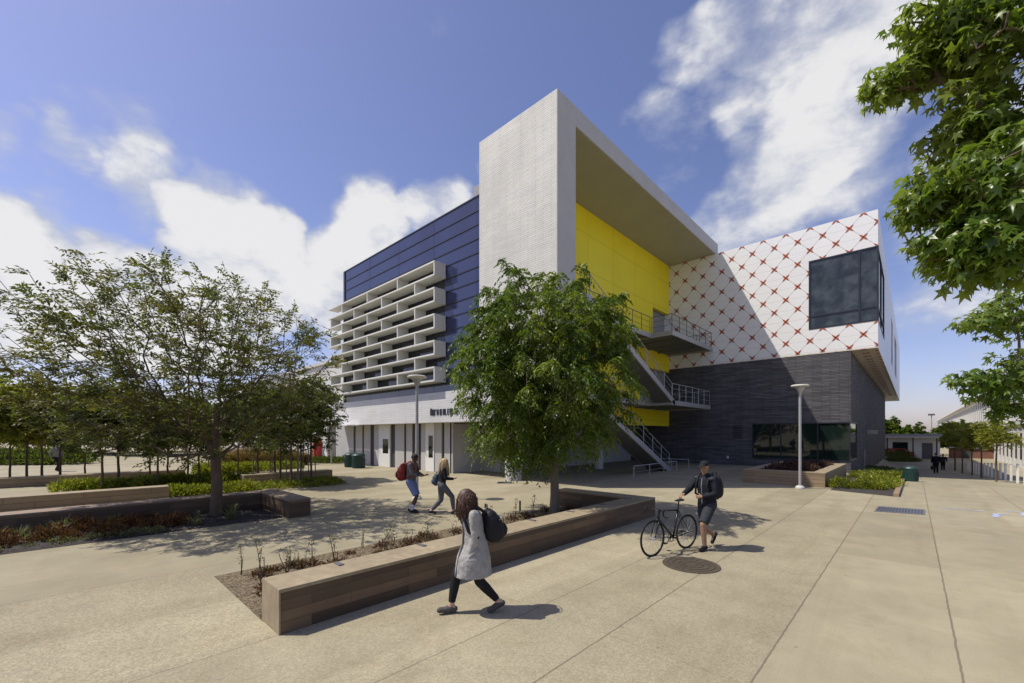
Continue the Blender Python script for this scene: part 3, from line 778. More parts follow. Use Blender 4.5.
# ---- wide airy tree on the left
def tree_airy():
    p = at(216,517); base = Vector((p.x, p.y, .03))
    t = thing('airy_tree', 'wide airy tree with small olive leaves and visible fanning branches', 'tree', base)
    trunk = [(0,0,-.1),(.02,.01,.45),(.0,.02,1.0),(-.02,.0,1.5),(.0,-.03,2.0),(.03,-.02,2.5),(.02,.02,3.0)]
    lat = np.array(W(1,0)); dep = np.array(W(0,1))
    c = -lat*.80 + np.array([0,0,4.12])
    T0 = in_crown(900, (0,0,0), (4.0,3.5,2.75), 21, .25, .12, None, 2.6, -.6)
    P = c + T0[:,:1]*lat + T0[:,1:2]*dep + T0[:,2:3]*np.array([0,0,1])
    P = P[(P[:,2] > 1.45)]
    A, par, rad, ends = grow(P, trunk, .62, .32, .0065, 2.25, .08, .03)
    rad[:7] = np.minimum(np.maximum(rad[:7], [.18,.145,.135,.125,.12,.105,.09]),[.18,.15,.14,.13,.125,.12,.11])
    V, Fc = branch_mesh(A, par, rad); o = np_mesh('trunk', V+np.array(base), Fc, M['bark'], t)
    tips = A[ends]; dr = unit(tips-np.array([0,0,2.6]))
    far = A[(rad < .013) & (np.arange(len(A)) > 6)]; far = far[rng.permutation(len(far))[:1500]]
    low = (tips[:,2] < 3.4)
    parts = [sprays(tips, dr, 3, .40, 11, .115, .048, .12, .8, .5), sprays(tips[low], dr[low], 2, .42, 11, .12, .052, .2, .9, .5),
             sprays(far, unit(far-np.array([0,0,2.8])), 1, .34, 10, .11, .046, .15, .8, .5)]
    V, Fc = merge(parts); print('airy leaves', len(Fc))
    np_mesh('crown', V+np.array(base), Fc, M['leaf_b'], t)
tree_airy()
# ---- maple-leaved trees at the right edge
def leaf_cloud(tips, dirs, nper, pet, size):
    n = len(tips)*nper; B = np.repeat(tips, nper, 0); D = unit(np.repeat(dirs, nper, 0)*.7+rng.normal(size=(n,3))); 
    P = B + D*pet*rng.uniform(.3,1.4,(n,1)); LD = unit(D*.6 + np.array([0,0,-.75])+rng.normal(size=(n,3))*.3)
    up = unit(D*.7+np.array([0,0,.55])+rng.normal(size=(n,3))*.35)
    return star_leaves(P, LD, size*rng.uniform(.5,1.35,n), up)
def maple(name_label, base, trunk_h, blobs, leaf, nper, seed, pet, r0=.006, extra=None):
    t = thing('maple_tree', name_label, 'tree', base)
    b = np.array(base); T = []
    for (c, r, n) in blobs:
        d = unit(rng.normal(size=(n,3))); q = rng.uniform(.1,1,(n,1))**(1/2.2)
        T.append(np.array(c)-b + d*q*np.array(r)*(1+.25*noise3(d,2.4,seed)[:,None]))
    T = np.concatenate(T)
    h = trunk_h; trunk = [(0,0,-.2),(.02,0,h*.25),(-.02,.02,h*.5),(.02,.03,h*.75),(0,0,h),(.03,.0,h*1.3),(.0,.02,h*1.7),(.02,.0,h*2.1)]
    A, par, rad, ends = grow(T, trunk, .30, .22, r0, 2.3, .10, .02)
    rad[:5] = np.maximum(rad[:5], np.array([.17,.14,.125,.115,.105]))
    V, Fc = branch_mesh(A, par, rad); np_mesh('trunk', V+b, Fc, M['bark'], t)
    tips = A[ends]; dr = unit(tips-np.array([0,0,h*1.4]))
    far = A[(rad < r0*2.6) & (np.arange(len(A)) > 8)]
    V, Fc = merge([leaf_cloud(tips, dr, nper, pet, leaf), leaf_cloud(far, unit(rng.normal(size=far.shape)), max(1, nper//3), pet, leaf)])
    print('maple leaves', len(Fc)//11)
    np_mesh('crown', V+b, Fc, M['leaf_m'], t)
W3 = lambda u, v, d: tuple(pix(u, v, d))
blobs = [(W3(884,86,3.5),(.15,.15,.11),16),(W3(903,76,3.5),(.18,.2,.14),22),(W3(936,60,3.5),(.24,.28,.20),36),(W3(938,20,3.4),(.28,.3,.20),38),(W3(975,35,3.4),(.40,.4,.34),80),
         (W3(1015,60,3.2),(.42,.45,.5),100),(W3(975,128,3.4),(.32,.34,.22),55),(W3(945,185,3.4),(.26,.3,.20),44),(W3(975,180,3.4),(.30,.3,.28),60),(W3(925,204,3.4),(.16,.2,.14),22),(W3(1005,180,3.1),(.40,.4,.40),100),
         (W3(962,240,3.3),(.30,.3,.20),56),(W3(1012,240,3.1),(.34,.4,.24),75),(W3(980,270,3.3),(.20,.22,.08),16),(W3(1075,90,3.3),(.5,.5,.7),90),(W3(1090,220,3.4),(.5,.5,.6),80),(W3(1060,-60,3.5),(1.0,.8,.5),120),(W3(1180,60,3.8),(.9,.9,1.1),120)]
maple('near maple tree whose leafy boughs hang into the top right of the view', W(5.3,3.7), 2.2, blobs, .115, 6, 4, .07)
blobs = [(W3(1000,315,7.3),(.36,.5,.30),48),(W3(1025,300,7.3),(.5,.6,.5),60),(W3(978,322,7.2),(.28,.4,.16),24),(W3(962,378,7.3),(.18,.3,.11),14),(W3(988,383,7.3),(.36,.5,.24),46),(W3(1018,378,7.2),(.5,.6,.45),70),
         (W3(1012,405,7.3),(.30,.5,.12),16),(W3(1032,412,7.2),(.4,.5,.2),24),(W3(1060,340,7.5),(.8,.8,.9),90),(W3(1100,400,7.6),(.8,.8,.8),70),(W3(1100,290,7.6),(.9,.9,.8),60)]
maple('second maple tree farther along, its lower boughs over the white posts', W(9.9,7.6), 1.9, blobs, .145, 5, 9, .09)
# ---- young trees: two shapes, then copies
def young(name, label, group, h, trunk_h, rad, mat, nt, nl, leaf, stakes=False, fork=None):
    t = thing(name, label, 'tree', (0,0,0), 0, group)
    T1 = in_crown(nt, (0,0,(h+trunk_h)/2+.1), (rad,rad,(h-trunk_h)/2), int(h*10), .25, .28, trunk_h*.85, 2.0)
    trunk = [(0,0,-.6),(0.01,0,trunk_h*.4),(0,.02,trunk_h*.7),(.01,0,trunk_h),(0,0,trunk_h+.5)]
    A, par, rd, ends = grow(T1, trunk, .4, .35, .008, 2.4, .08, .0)
    rd[:5] = np.maximum(rd[:5], [.06,.05,.045,.04,.03])
    V, Fc = branch_mesh(A, par, rd, n=5); np_mesh('trunk', V, Fc, M['bark'], t)
    V, Fc = sprays(A[ends], unit(A[ends]-np.array([0,0,trunk_h])), nl, .34, 8, leaf, leaf*.5, .3, .9, .7)
    np_mesh('crown', V, Fc, mat, t)
    if stakes:
        s = MB()
        for a in (0, 2.1): s.tube([(.35*math.cos(a),.35*math.sin(a),-.1),(.33*math.cos(a),.33*math.sin(a),2.0)], .025, 6)
        s.build('stakes', M['bark_pale'], t)
    return t
def scatter(proto, pts, first_loc=True, smin=.85, smax=1.15, label=None, group=None):
    out = []
    for i, q in enumerate(pts):
        o = proto if i == 0 else copy_tree(proto)
        s = random.uniform(smin, smax) if len(q) < 3 else q[2]*random.uniform(.95,1.05)
        z = terrain(q[0], q[1]); place(o, (q[0], q[1], z), random.uniform(0,6.28), s)
        if label: o['label'] = label
        if group: o['group'] = group
        out.append(o)
    return out
def g2(*uvs): return [tuple(at(*q))[:2]+((q[2],) if False else ()) for q in uvs]
G = 'young trees lined up behind the farthest bench wall'
y1 = young('young_tree', 'slim young tree with yellow green crown behind the farthest bench wall', G, 4.4, 1.35, 1.6, M['leaf_lt'], 130, 8, .15)
scatter(y1, g2((10,481.5),(27,480.5),(42,479.5),(-14,483),(-40,485),(60,478)))
G = 'staked saplings by the short bench wall'
y2 = young('sapling', 'thin staked sapling with a small green crown by the short brown bench wall', G, 4.9, 1.6, 1.4, M['leaf_d'], 150, 8, .14, True)
scatter(y2, g2((275,479),(280,483),(291,487),(301,484),(311,481),(258,477)), smin=.9, smax=1.05)
G = 'small trees among the lime shrubs'
y3 = young('small_tree', 'small dark green tree growing among the lime shrubs on the left', G, 4.0, 1.0, 1.25, M['leaf_d'], 130, 8, .14)
scatter(y3, g2((102,491),(118,489),(150,484),(158,488),(168,482),(188,480),(199,482),(238,474),(85,480)), smin=.85, smax=1.1)
G = 'row of young trees beside the white posts'
y4 = young('street_tree', 'young lime green tree with a thin trunk beside the white posts', G, 3.7, 1.95, .95, M['leaf_lt'], 70, 7, .14)
scatter(y4, [(3.4,36,.93),(3.4,43,.96),(3.4,49.5,1.0),(3.3,57,1.1),(3.2,64,1.3)])
G = 'trees and bushes beyond the low white building'
y5 = young('round_tree', 'dense round green tree beyond the low white building', G, 6.0, .7, 3.4, M['leaf_a'], 420, 9, .36)
scatter(y5, [(-22,108,.85),(-16,112,.95),(-10,108,.85),(-5,112,1.0),(0,107,.9),(5,110,.95),(-28,112,.9),(8,104,.8),(-33,109,.85)])
G = 'far trees behind the left plaza'
y6 = young('far_tree', 'broad far tree at the back of the left plaza', G, 6.5, 1.0, 3.6, M['leaf_y'], 380, 8, .33)
scatter(y6, g2((-45,455),(-8,453),(22,456),(48,452.5),(75,455),(105,453),(135,455),(162,452),(190,454),(215,452),(238,453.5)), smin=.85, smax=1.1)
# ------------------------------------------------------------------ shrubs, flowers, dry stalks
def bush(name, label, cat, group, r, h, mat, n, leaf, wid, upright=.6):
    t = thing(name, label, cat, (0,0,0), 0, group)
    d = unit(rng.normal(size=(n,3))); d[:,2] = np.abs(d[:,2]); q = rng.uniform(.2,1,(n,1))**.5
    P = d*q*np.array([r,r,h*.85])*(1+.25*noise3(d,3,int(r*100))[:,None])
    LD = unit(d*.8+np.array([0,0,upright])+rng.normal(size=(n,3))*.4)
    V, Fc = diamond_leaves(P, LD, leaf*rng.uniform(.6,1.3,n), wid*rng.uniform(.7,1.2,n), .2)
    np_mesh('leaves', V, Fc, mat, t)
    s = MB()
    for k in range(7):
        a = k*.9; s.tube([(0,0,-.05),(r*.3*math.cos(a),r*.3*math.sin(a),h*.4),(r*.6*math.cos(a),r*.6*math.sin(a),h*.75)],[.012,.008,.004],5)
    s.build('stems', M['bark'], t); return t
def tuft(name, label, cat, group, r, h, mat, n, wid):
    t = thing(name, label, cat, (0,0,0), 0, group)
    a = rng.uniform(0,6.28,n); rr = r*.35*rng.uniform(0,1,n)**.5
    P = np.stack([rr*np.cos(a), rr*np.sin(a), np.zeros(n)],1); b = a+rng.normal(size=n)*.5
    lean = rng.uniform(.1,.8,n)*r/h*1.3
    D = unit(np.stack([np.cos(b)*lean, np.sin(b)*lean, np.ones(n)],1)); L = h*rng.uniform(.6,1.15,n)
    N = unit(np.stack([np.cos(b), np.sin(b), -lean],1)); Sd = unit(np.cross(D, N))
    w = wid*rng.uniform(.7,1.2,n)[:,None]
    m1 = P+D*L[:,None]*.55; tip = P+D*L[:,None]*.95+N*(L*.18)[:,None]
    V = np.stack([P-Sd*w*.4, P+Sd*w*.4, m1+Sd*w*.5, m1-Sd*w*.5, tip+Sd*w*.06, tip-Sd*w*.06],1).reshape(-1,3)
    k = (np.arange(n)*6)[:,None,None]; q = np.array([[0,1,2,3],[3,2,4,5]])[None]
    np_mesh('blades', V, (k+q).reshape(-1,4), mat, t); return t
def fill(x0,y0,x1,y1,n,s0=.8,s1=1.2,mind=.0):
    out = []
    for _ in range(4000):
        p = (random.uniform(x0,x1), random.uniform(y0,y1), random.uniform(s0,s1))
        if all((p[0]-q[0])**2+(p[1]-q[1])**2 > mind*mind for q in out): out.append(p)
        if len(out) >= n: break
    return out
lime = bush('lime_shrub', 'lime green mounded shrub behind the second bench wall on the left', 'shrub', 'lime shrubs behind the second bench wall', .55, .62, M['leaf_lime'], 560, .15, .06)
def more(proto, pts, label=None, group=None):
    for i, q in enumerate(pts):
        o = copy_tree(proto); place(o, (q[0], q[1], terrain(q[0],q[1])), random.uniform(0,6.28), q[2])
        if label: o['label'] = label
        if group: o['group'] = group
def row(u0, v0, u1, v1, n, s0, s1, jit=.22):
    out = []
    for k in range(n):
        f = k/(n-1); q = at(u0+(u1-u0)*f, v0+(v1-v0)*f); out.append((q.x+random.uniform(-jit,jit), q.y+random.uniform(-jit,jit), random.uniform(s0,s1)))
    return out
p = row(72,491.5,148,488.5,8,.75,1.0)+row(84,489.5,150,487,6,.7,.9); place(lime, (p[0][0],p[0][1],0), 0, p[0][2]); more(lime, p[1:])
G = 'lime shrubs right behind the dark bench wall'
more(lime, row(172,497.5,252,492.5,8,.72,.95), 'lime green shrub just behind the dark bench wall and the big trunk', G)
G = 'lime shrubs beside the short bench wall'
more(lime, row(167,486,243,482.5,9,.75,1.0)+row(175,483.5,240,480.5,6,.7,.9), 'lime green shrub left of the short brown bench wall', G)
G = 'lime shrubs before the reddish grasses'
more(lime, row(198,474.5,264,471,9,.85,1.15)+row(205,471.5,300,468.5,9,.85,1.1), 'lime green shrub in the rows before the reddish grasses', G)
low = bush('ground_cover_plant', 'low yellow green plant at the foot of the staked saplings', 'shrub', 'low plants at the foot of the saplings', .42, .26, M['leaf_lime'], 260, .11, .05)
p = fill(-21.5,4.9,-18.9,9.2,24,.7,1.0,.5); place(low, (p[0][0],p[0][1],0)); more(low, p[1:])
G = 'reddish grasses in front of the white wing'
rg = tuft('reddish_grass', 'tall reddish ornamental grass clump in front of the white wing', 'grass clump', G, .75, 1.25, M['grass_red'], 420, .03)
p = [tuple(at(u,v))[:2]+(random.uniform(.9,1.25),) for u,v in [(222,465),(228,466),(236,465),(243,466),(250,465.5),(257,466),(263,465),(270,466),(277,465),(284,465.5),(290,465),(297,465),(304,464.5),(231,463),(246,463),(260,463),(274,463),(288,463)]]
place(rg, (p[0][0],p[0][1],0), 0, p[0][2]); more(rg, p[1:])
hd = bush('hedge_shrub', 'dark green clipped shrub along the foot of the white wing', 'shrub', 'dark shrubs at the foot of the white wing', .7, .55, M['leaf_d'], 420, .16, .07)
p = [tuple(at(u,v))[:2]+(random.uniform(.9,1.1),) for u,v in [(306,462.5),(310,462.6),(315,462.7),(320,462.8),(325,463),(330,463),(336,463),(341,463)]]
place(hd, (p[0][0],p[0][1],0), 0, p[0][2]); more(hd, p[1:])
p = [tuple(at(u,v))[:2]+(2.3,) for u in range(-30,80,10) for v in (464,)]
more(hd, p, 'dark hedge shrub at the back of the left plaza', 'hedge shrubs at the back of the left plaza')
# left bed, near: rust coloured, sage and grey clumps
G = 'rust shrubs in the dark bed'
ru = bush('rust_shrub', 'low rust brown shrub in the bed before the dark bench wall', 'shrub', G, .30, .30, M['leaf_rust'], 420, .075, .030)
p = fill(-14.3,-6,-13.1,2.0,34,.8,1.35,.30); place(ru, (p[0][0],p[0][1],0)); more(ru, p[1:])
sa = tuft('sage_tuft', 'small pale sage tuft in the bed before the dark bench wall', 'plant', 'sage tufts in the dark bed', .22, .36, M['leaf_sage'], 60, .018)
p = fill(-14.4,-6,-12.9,3.9,26,.7,1.3,.3); place(sa, (p[0][0],p[0][1],.02)); more(sa, p[1:])
lo = bush('pale_ground_plant', 'tiny pale plant along the paving edge of the dark bed', 'plant', 'tiny pale plants along the bed edge', .17, .10, M['leaf_sage'], 110, .05, .025)
p = fill(-13.1,-6,-12.75,1.6,34,.8,1.5,.17); place(lo, (p[0][0],p[0][1],.04)); more(lo, p[1:])
# main bed: rust rosettes and dry stalks
ro = bush('rust_rosette', 'small rust coloured plant in the mulch behind the front bench wall', 'plant', 'rust plants in the front mulch bed', .16, .17, M['leaf_rust'], 130, .07, .024)
p = fill(-7.9,1.95,-6.0,10.6,72,.6,1.25,.2); place(ro, (p[0][0],p[0][1],.03)); more(ro, p[1:])
def stalk(label, h, n):
    t = thing('dry_stalk', label, 'plant', (0,0,0), 0, 'dry stalks in the front mulch bed')
    m = MB()
    for k in range(n):
        a = random.uniform(0,6.28); q = [(0,0,-.02)]; x = y = 0
        for j in range(1,6):
            x += random.uniform(-.02,.03)*math.cos(a)+random.uniform(-.015,.015); y += random.uniform(-.02,.03)*math.sin(a)+random.uniform(-.015,.015)
            q.append((x,y,h*j/5*(1 if k == 0 else random.uniform(.5,.9))))
        m.tube(q, [.008,.007,.006,.005,.004,.003], 5)
    m.build('stems', M['bark'], t)
    P = np.array([[random.uniform(-.03,.03), random.uniform(-.03,.03), random.uniform(.35,1)*h] for _ in range(24)]); D = rng.normal(size=(24,3))+np.array([0,0,.4])
    V, Fc = diamond_leaves(P, D, rng.uniform(.02,.06,24), .016); np_mesh('leaves', V, Fc, M['leaf_sage'], t); return t
s1 = stalk('thin dry stalk standing in the front mulch bed', .55, 3); s2 = stalk('thin dry stalk standing in the front mulch bed', .38, 4)
p = fill(-7.95,1.9,-6.1,9.8,40,.6,1.35,.15); place(s1,(p[0][0],p[0][1],.03)); place(s2,(p[1][0],p[1][1],.03)); more(s1,p[2:20]); more(s2,p[20:])
pk = MB()
for k in range(14):
    x, y = -6.05+random.uniform(-.2,.1), 2.25+random.uniform(-.3,.45); z = .06+random.uniform(0,.12)
    a = random.uniform(0,6.28); r = .03
    pk.add([(x,y,z),(x+r*math.cos(a),y+r*math.sin(a),z+.02),(x+r*1.2*math.cos(a+.8),y+r*1.2*math.sin(a+.8),z+.035),(x+r*math.cos(a+1.6),y+r*math.sin(a+1.6),z+.01)],[(0,1,2,3)])
fo = pk.build('fallen_petals', pbr('pink_petal',(.5,.04,.09),.6,.1)); tag(fo, 'scatter of bright pink fallen petals at the near end of the front bench wall', 'petals', kind='stuff')
# planter and right bed
dk = bush('planter_plant', 'dark red brown plant in the pale planter below the window', 'plant', 'dark plants in the pale planter', .42, .45, leafmat('leaf_maroon',(.03,.014,.012),(.09,.04,.03),.2), 300, .13, .04)
p = fill(-5.2,23.3,-3.5,29.6,16,.8,1.2,.6); place(dk,(p[0][0],p[0][1],.42),0,p[0][2])
for q in p[1:]:
    o = copy_tree(dk); place(o,(q[0],q[1],.42),random.uniform(0,6),q[2])
bedp = [at(830,490), at(893,496.5), at(908,473.5), at(872,467.5)]
def bil(s, t):
    a = bedp[0].lerp(bedp[1], s); b = bedp[3].lerp(bedp[2], s); q = a.lerp(b, t); return (q.x, q.y)
soil_bed('soil_bed', bil, 16, 40, M['soil_dark'], .05)
kb = MB(); n = 24
for i in range(n):
    a, b = bedp[1].lerp(bedp[2], i/n), bedp[1].lerp(bedp[2], (i+1)/n); d = (b-a); d.z = 0; d.normalize(); sd = Vector((d.y,-d.x,0))
    za, zb = terrain(a.x,a.y), terrain(b.x,b.y)
    vs = [(a.x,a.y,za-.1),(a.x+sd.x*.16,a.y+sd.y*.16,za-.1),(a.x+sd.x*.16,a.y+sd.y*.16,za+.11),(a.x,a.y,za+.11),(b.x,b.y,zb-.1),(b.x+sd.x*.16,b.y+sd.y*.16,zb-.1),(b.x+sd.x*.16,b.y+sd.y*.16,zb+.11),(b.x,b.y,zb+.11)]
    kb.add(vs, [(0,1,5,4),(1,2,6,5),(2,3,7,6),(3,0,4,7),(0,3,2,1),(4,5,6,7)])
tag(kb.build('kerb', M['wood_pale']), kind='structure')
G = 'lime shrubs in the bed beside the dark brick base'
for k in range(34):
    s, t_ = random.uniform(.08,.92), random.uniform(.04,.40); q = bil(s,t_)
    o = copy_tree(lime); place(o,(q[0],q[1],terrain(*q)),random.uniform(0,6),random.uniform(.55,.85)); o['group'] = G; o['label'] = 'bright lime shrub in the bed at the corner of the dark brick base'
G = 'dark shrubs in the bed beside the dark brick base'
for k in range(34):
    s, t_ = random.uniform(.06,.94), random.uniform(.36,.97); q = bil(s,t_)
    o = copy_tree(hd); place(o,(q[0],q[1],terrain(*q)),random.uniform(0,6),random.uniform(.6,.95)); o['group'] = G; o['label'] = 'dark green shrub in the bed along the dark brick base'
for k in range(7):
    q = at(890+k*4.2, 461.5); o = copy_tree(hd); place(o, q, random.uniform(0,6), 1.1); o['group'] = 'dark shrubs before the low white building'; o['label'] = 'dark shrub in the hedge crossing the end of the walkway'
for u, v, s in [(891,458.5,2.3),(898,458,2.6),(906,457.5,2.9),(914,457,2.4)]:
    q = at(u, v); o = copy_tree(hd); place(o, q, random.uniform(0,6), s); o['group'] = 'tall dark bushes before the low white building'; o['label'] = 'tall dark bush in front of the low white building'
# ------------------------------------------------------------------ lamps, bins, covers
def lamp(base, label, h):
    t = thing('street_lamp', label, 'street lamp', base)
    for nm, mb, mt in (('base', MB().lathe([(.17,-.02),(.17,.05),(.13,.11),(.075,.13)],20), M['concrete_trim']), ('pole', MB().lathe([(.055,.12),(.050,h-.38)],16), M['metal']),
                       ('lamp_cone', MB().lathe([(.053,h-.40),(.065,h-.34),(.17,h-.14),(.27,h-.085)],28), M['metal']),
                       ('lamp_disc', MB().lathe([(.30,h-.084),(.335,h-.06),(.335,h-.03),(.28,h-.005),(.05,h)],32), M['louver'])):
        o = mb.build(nm, mt, None, smooth=False); o.parent = t
    return t
q = at(800,488.5); lamp((q.x,q.y,0), 'grey disc-topped lamp post in front of the dark brick base', 4.38)
q = W((417-512)/F*15.0, 15.0); lamp((q.x,q.y,0), 'disc-topped lamp post before the louvred facade, behind the walking couple', 4.36)
def bin_(base, label, r, h, group=None):
    t = thing('trash_bin', label, 'trash bin', base, 0, group)
    gm = pbr('bin_green', (.012,.045,.035), .45, .1)
    for nm, mb, mt in (('body', MB().lathe([(r*.9,0),(r,.04),(r,h*.8)],24), gm), ('lid', MB().lathe([(r*1.06,h*.80),(r*1.06,h*.86),(r*.9,h*.95),(r*.5,h),(.02,h)],24), gm), ('opening', MB().box(r*.55,-.14,h*.70,r*1.03,.14,h*.79), M['mullion'])):
        o = mb.build(nm, mt, None); o.parent = t
    sl = MB()
    for k in range(20):
        a = k*math.pi/10; sl.tube([(math.cos(a)*r*1.0,math.sin(a)*r*1.0,.05),(math.cos(a)*r*1.02,math.sin(a)*r*1.02,h*.66)],.018,5)
    o = sl.build('slats', gm, None); o.parent = t
    return t
q = at(910.5,481.3); bin_(q, 'dark green round trash bin at the kerb of the right bed', .29, .76)
q = at(351,467); b1 = bin_((q.x,q.y,0), 'left one of two dark bins in front of the panelled ground floor', .42, 1.0)
q = at(358.5,468); b2 = copy_tree(b1); place(b2,(q.x,q.y,0),2.0); b2['label'] = 'right one of two dark bins in front of the panelled ground floor'
# manhole cover
q = at(691,565); mc = thing('manhole_cover', 'round rusty manhole cover in the paving by the bicycle', 'manhole cover', (q.x,q.y,0))
rust = pbr('rusty_iron', (.050,.036,.021), .75, .25, 12, .5, 60)
def rel(mb, nm, mt, t, **k):
    o = mb.build(nm, mt, None, **k); o.parent = t; return o
rel(MB().lathe([(.42,-.01),(.42,.010),(.0,.011)],48), 'lid', rust, mc)
m = MB()
for r in (.10,.2,.3,.39):
    m.tube([(r*math.cos(a),r*math.sin(a),.012) for a in np.linspace(0,2*math.pi,40)[:-1]], .008, 5, close=True)
for k in range(16):
    a = k*math.pi/8; m.tube([(.1*math.cos(a),.1*math.sin(a),.012),(.39*math.cos(a),.39*math.sin(a),.012)], .006, 5)
rel(m, 'raised_pattern', rust, mc)
m = MB(); m.lathe([(.425,.004),(.475,.004),(.475,.012),(.425,.012)],48); rel(m, 'ring', pbr('iron_ring',(.07,.055,.035),.7,.2), mc)
# drain grate, ground cover plates
def flat_thing(name, label, cat, uvs, mat, parts=True):
    P = [at(*p) for p in uvs]; c = sum(P, Vector())/4; t = thing(name, label, cat, (c.x,c.y,c.z))
    L = [p-c for p in P]; m = MB()
    lo = [(p.x,p.y,p.z+.002) for p in L]; hi = [(p.x,p.y,p.z+.014) for p in L]
    m.add(lo+hi, [(3,2,1,0),(4,5,6,7)]+[(i,(i+1)%4,4+(i+1)%4,4+i) for i in range(4)]); rel(m, 'frame', mat, t)
    if parts:
        s = MB()
        for k in range(1,16):
            a = L[0].lerp(L[1], k/16-.018); b = L[0].lerp(L[1], k/16+.018); d = L[3].lerp(L[2], k/16-.018); e = L[3].lerp(L[2], k/16+.018)
            f = lambda p,q,w: p.lerp(q,w)+Vector((0,0,.0155))
            s.quad(f(a,d,.08), f(b,e,.08), f(b,e,.92), f(a,d,.92))
        rel(s, 'slots', M['mullion'], t)
    return t
flat_thing('drain_grate', 'wide grey steel drain grate set in the walkway at right', 'drain grate', [(874,511.5),(925,515),(925,510),(878,506.5)], pbr('grate_steel',(.17,.17,.18),.5,.1,20,metal=.3))
flat_thing('drain_cover', 'small dark drain slit in the paving between student and tree', 'drain cover', [(497,483.5),(512,483.5),(512,482),(498,482)], M['mullion'], False)
m = MB()
c = at(1012,514.5)
ch = pbr('pale_blue_chalk', (.42,.46,.60), .9, .2, 14)
for k in range(7):
    x0, y0 = c.x+random.uniform(-.55,.75), c.y+random.uniform(-.45,.45); a = random.uniform(0,6.28); pts = []
    for q in range(9):
        a += random.uniform(-.9,.9); x0 += .13*math.cos(a); y0 += .13*math.sin(a); pts.append((x0,y0))
    w_ = random.uniform(.03,.07); z = .005+.0006*k
    for (xa,ya),(xb,yb) in zip(pts, pts[1:]):
        d = math.hypot(xb-xa,yb-ya); nx, ny = -(yb-ya)/d*w_, (xb-xa)/d*w_
        m.add([(xa+nx,ya+ny,z),(xa-nx,ya-ny,z),(xb-nx,yb-ny,z),(xb+nx,yb+ny,z)],[(0,1,2,3)])
o = m.build('chalk_mark', ch); tag(o, 'pale blue chalk scribble on the paving at the right edge', 'chalk mark')
o = MB().tube([(0,0,0),(0,0,.3)],.028,8).build('bollard_light', M['mullion']); o.location = W((520-512)/F*12.6,12.6,.02); tag(o, 'short black post light in the mulch bed near the leafy tree', 'garden light')
# far lamps / flag pole, parked car
def farpole(u, v0, vt, d, label, head):
    b = pix(u, v0, d); t = thing('light_pole', label, 'light pole', b); h = (v0-vt)/F*d
    rel(MB().tube([(0,0,0),(0,0,h)],[.12,.08],8), 'pole', M['metal'], t)
    rel(MB().box(-.5,-.25,h-.1,.5,.25,h+.25) if head else MB().box(-.9,-.12,h-.05,.3,.12,h+.08), 'lamp_head', M['metal_dark'] if head else M['metal'], t)
farpole(931.5,452,415,86,'tall light pole with a dark head above the low white building',True)
farpole(921,452,424,88,'thin bare light pole left of the taller one at the walkway end',False)
q = at(896,457.5); car = thing('parked_car', 'red parked car half hidden beyond the dark brick base', 'car', (q.x,q.y,q.z), hdg(1,-.1))
rp = pbr('red_car_paint',(.30,.02,.02),.25,.05)
prof = [(-2.1,.35),(-2.15,.75),(-1.9,.92),(-1.2,.98),(-.7,1.42),(.6,1.42),(1.2,.98),(1.95,.86),(2.15,.6),(2.1,.35)]
m = MB(); n = len(prof)
for yy in (0,): 
    vs = [(x,-.85,z) for x,z in prof]+[(x,.85,z) for x,z in prof]
    m.add(vs, [tuple(range(n)), tuple(range(n,2*n))[::-1]]+[(i,(i+1)%n,n+(i+1)%n,n+i) for i in range(n)])
rel(m, 'body', rp, car, bevel=.06)
rel(MB().add([(-1.05,-.86,1.0),(-.62,-.86,1.36),(.55,-.86,1.36),(1.0,-.86,1.0)],[(0,1,2,3)]), 'window', M['dark_glass'], car)
for x in (-1.35,1.35):
    for s in (-.86,.70):
        w_ = MB().lathe([(.2,0),(.33,.0),(.34,.08),(.33,.16),(.2,.16)],20); o = rel(w_,'wheel',M['mullion'],car); o.location=(x,s,.34); o.rotation_euler=(R(-90),0,0)
for s in (-.5,.5): rel(MB().box(2.08,s-.2,.62,2.16,s+.2,.74),'headlight',M['concrete_trim'],car)
# ------------------------------------------------------------------ people
def ico(mb, c, r, rot=None, sub=2):
    bm = bmesh.new(); bmesh.ops.create_icosphere(bm, subdivisions=sub, radius=1)
    rr = r if hasattr(r,'__len__') else (r,r,r); c = Vector(c)
    vs = []
    for v in bm.verts:
        p = Vector((v.co.x*rr[0], v.co.y*rr[1], v.co.z*rr[2]))
        if rot is not None: p = rot @ p
        vs.append(p+c)
    fs = [tuple(x.index for x in f.verts) for f in bm.faces]; bm.free(); mb.add(vs, fs)
def cap(mb, a, ra, b, rb, ends=(1,1), n=16):
    if ends[0]: ico(mb, a, ra)
    if ends[1]: ico(mb, b, rb)
    mb.tube([a, b], [ra, rb], n)
def loft(mb, secs, n=24):                # secs: (x,y,z,rx,ry) horizontal ellipses
    vs = []
    for x,y,z,rx,ry in secs:
        for k in range(n):
            a = 2*math.pi*k/n; vs.append((x+rx*math.cos(a), y+ry*math.sin(a), z))
    m = len(secs); fs = [(i*n+k, i*n+(k+1)%n, (i+1)*n+(k+1)%n, (i+1)*n+k) for i in range(m-1) for k in range(n)]
    fs += [tuple(range(n))[::-1], tuple(range((m-1)*n, m*n))]; mb.add(vs, fs)
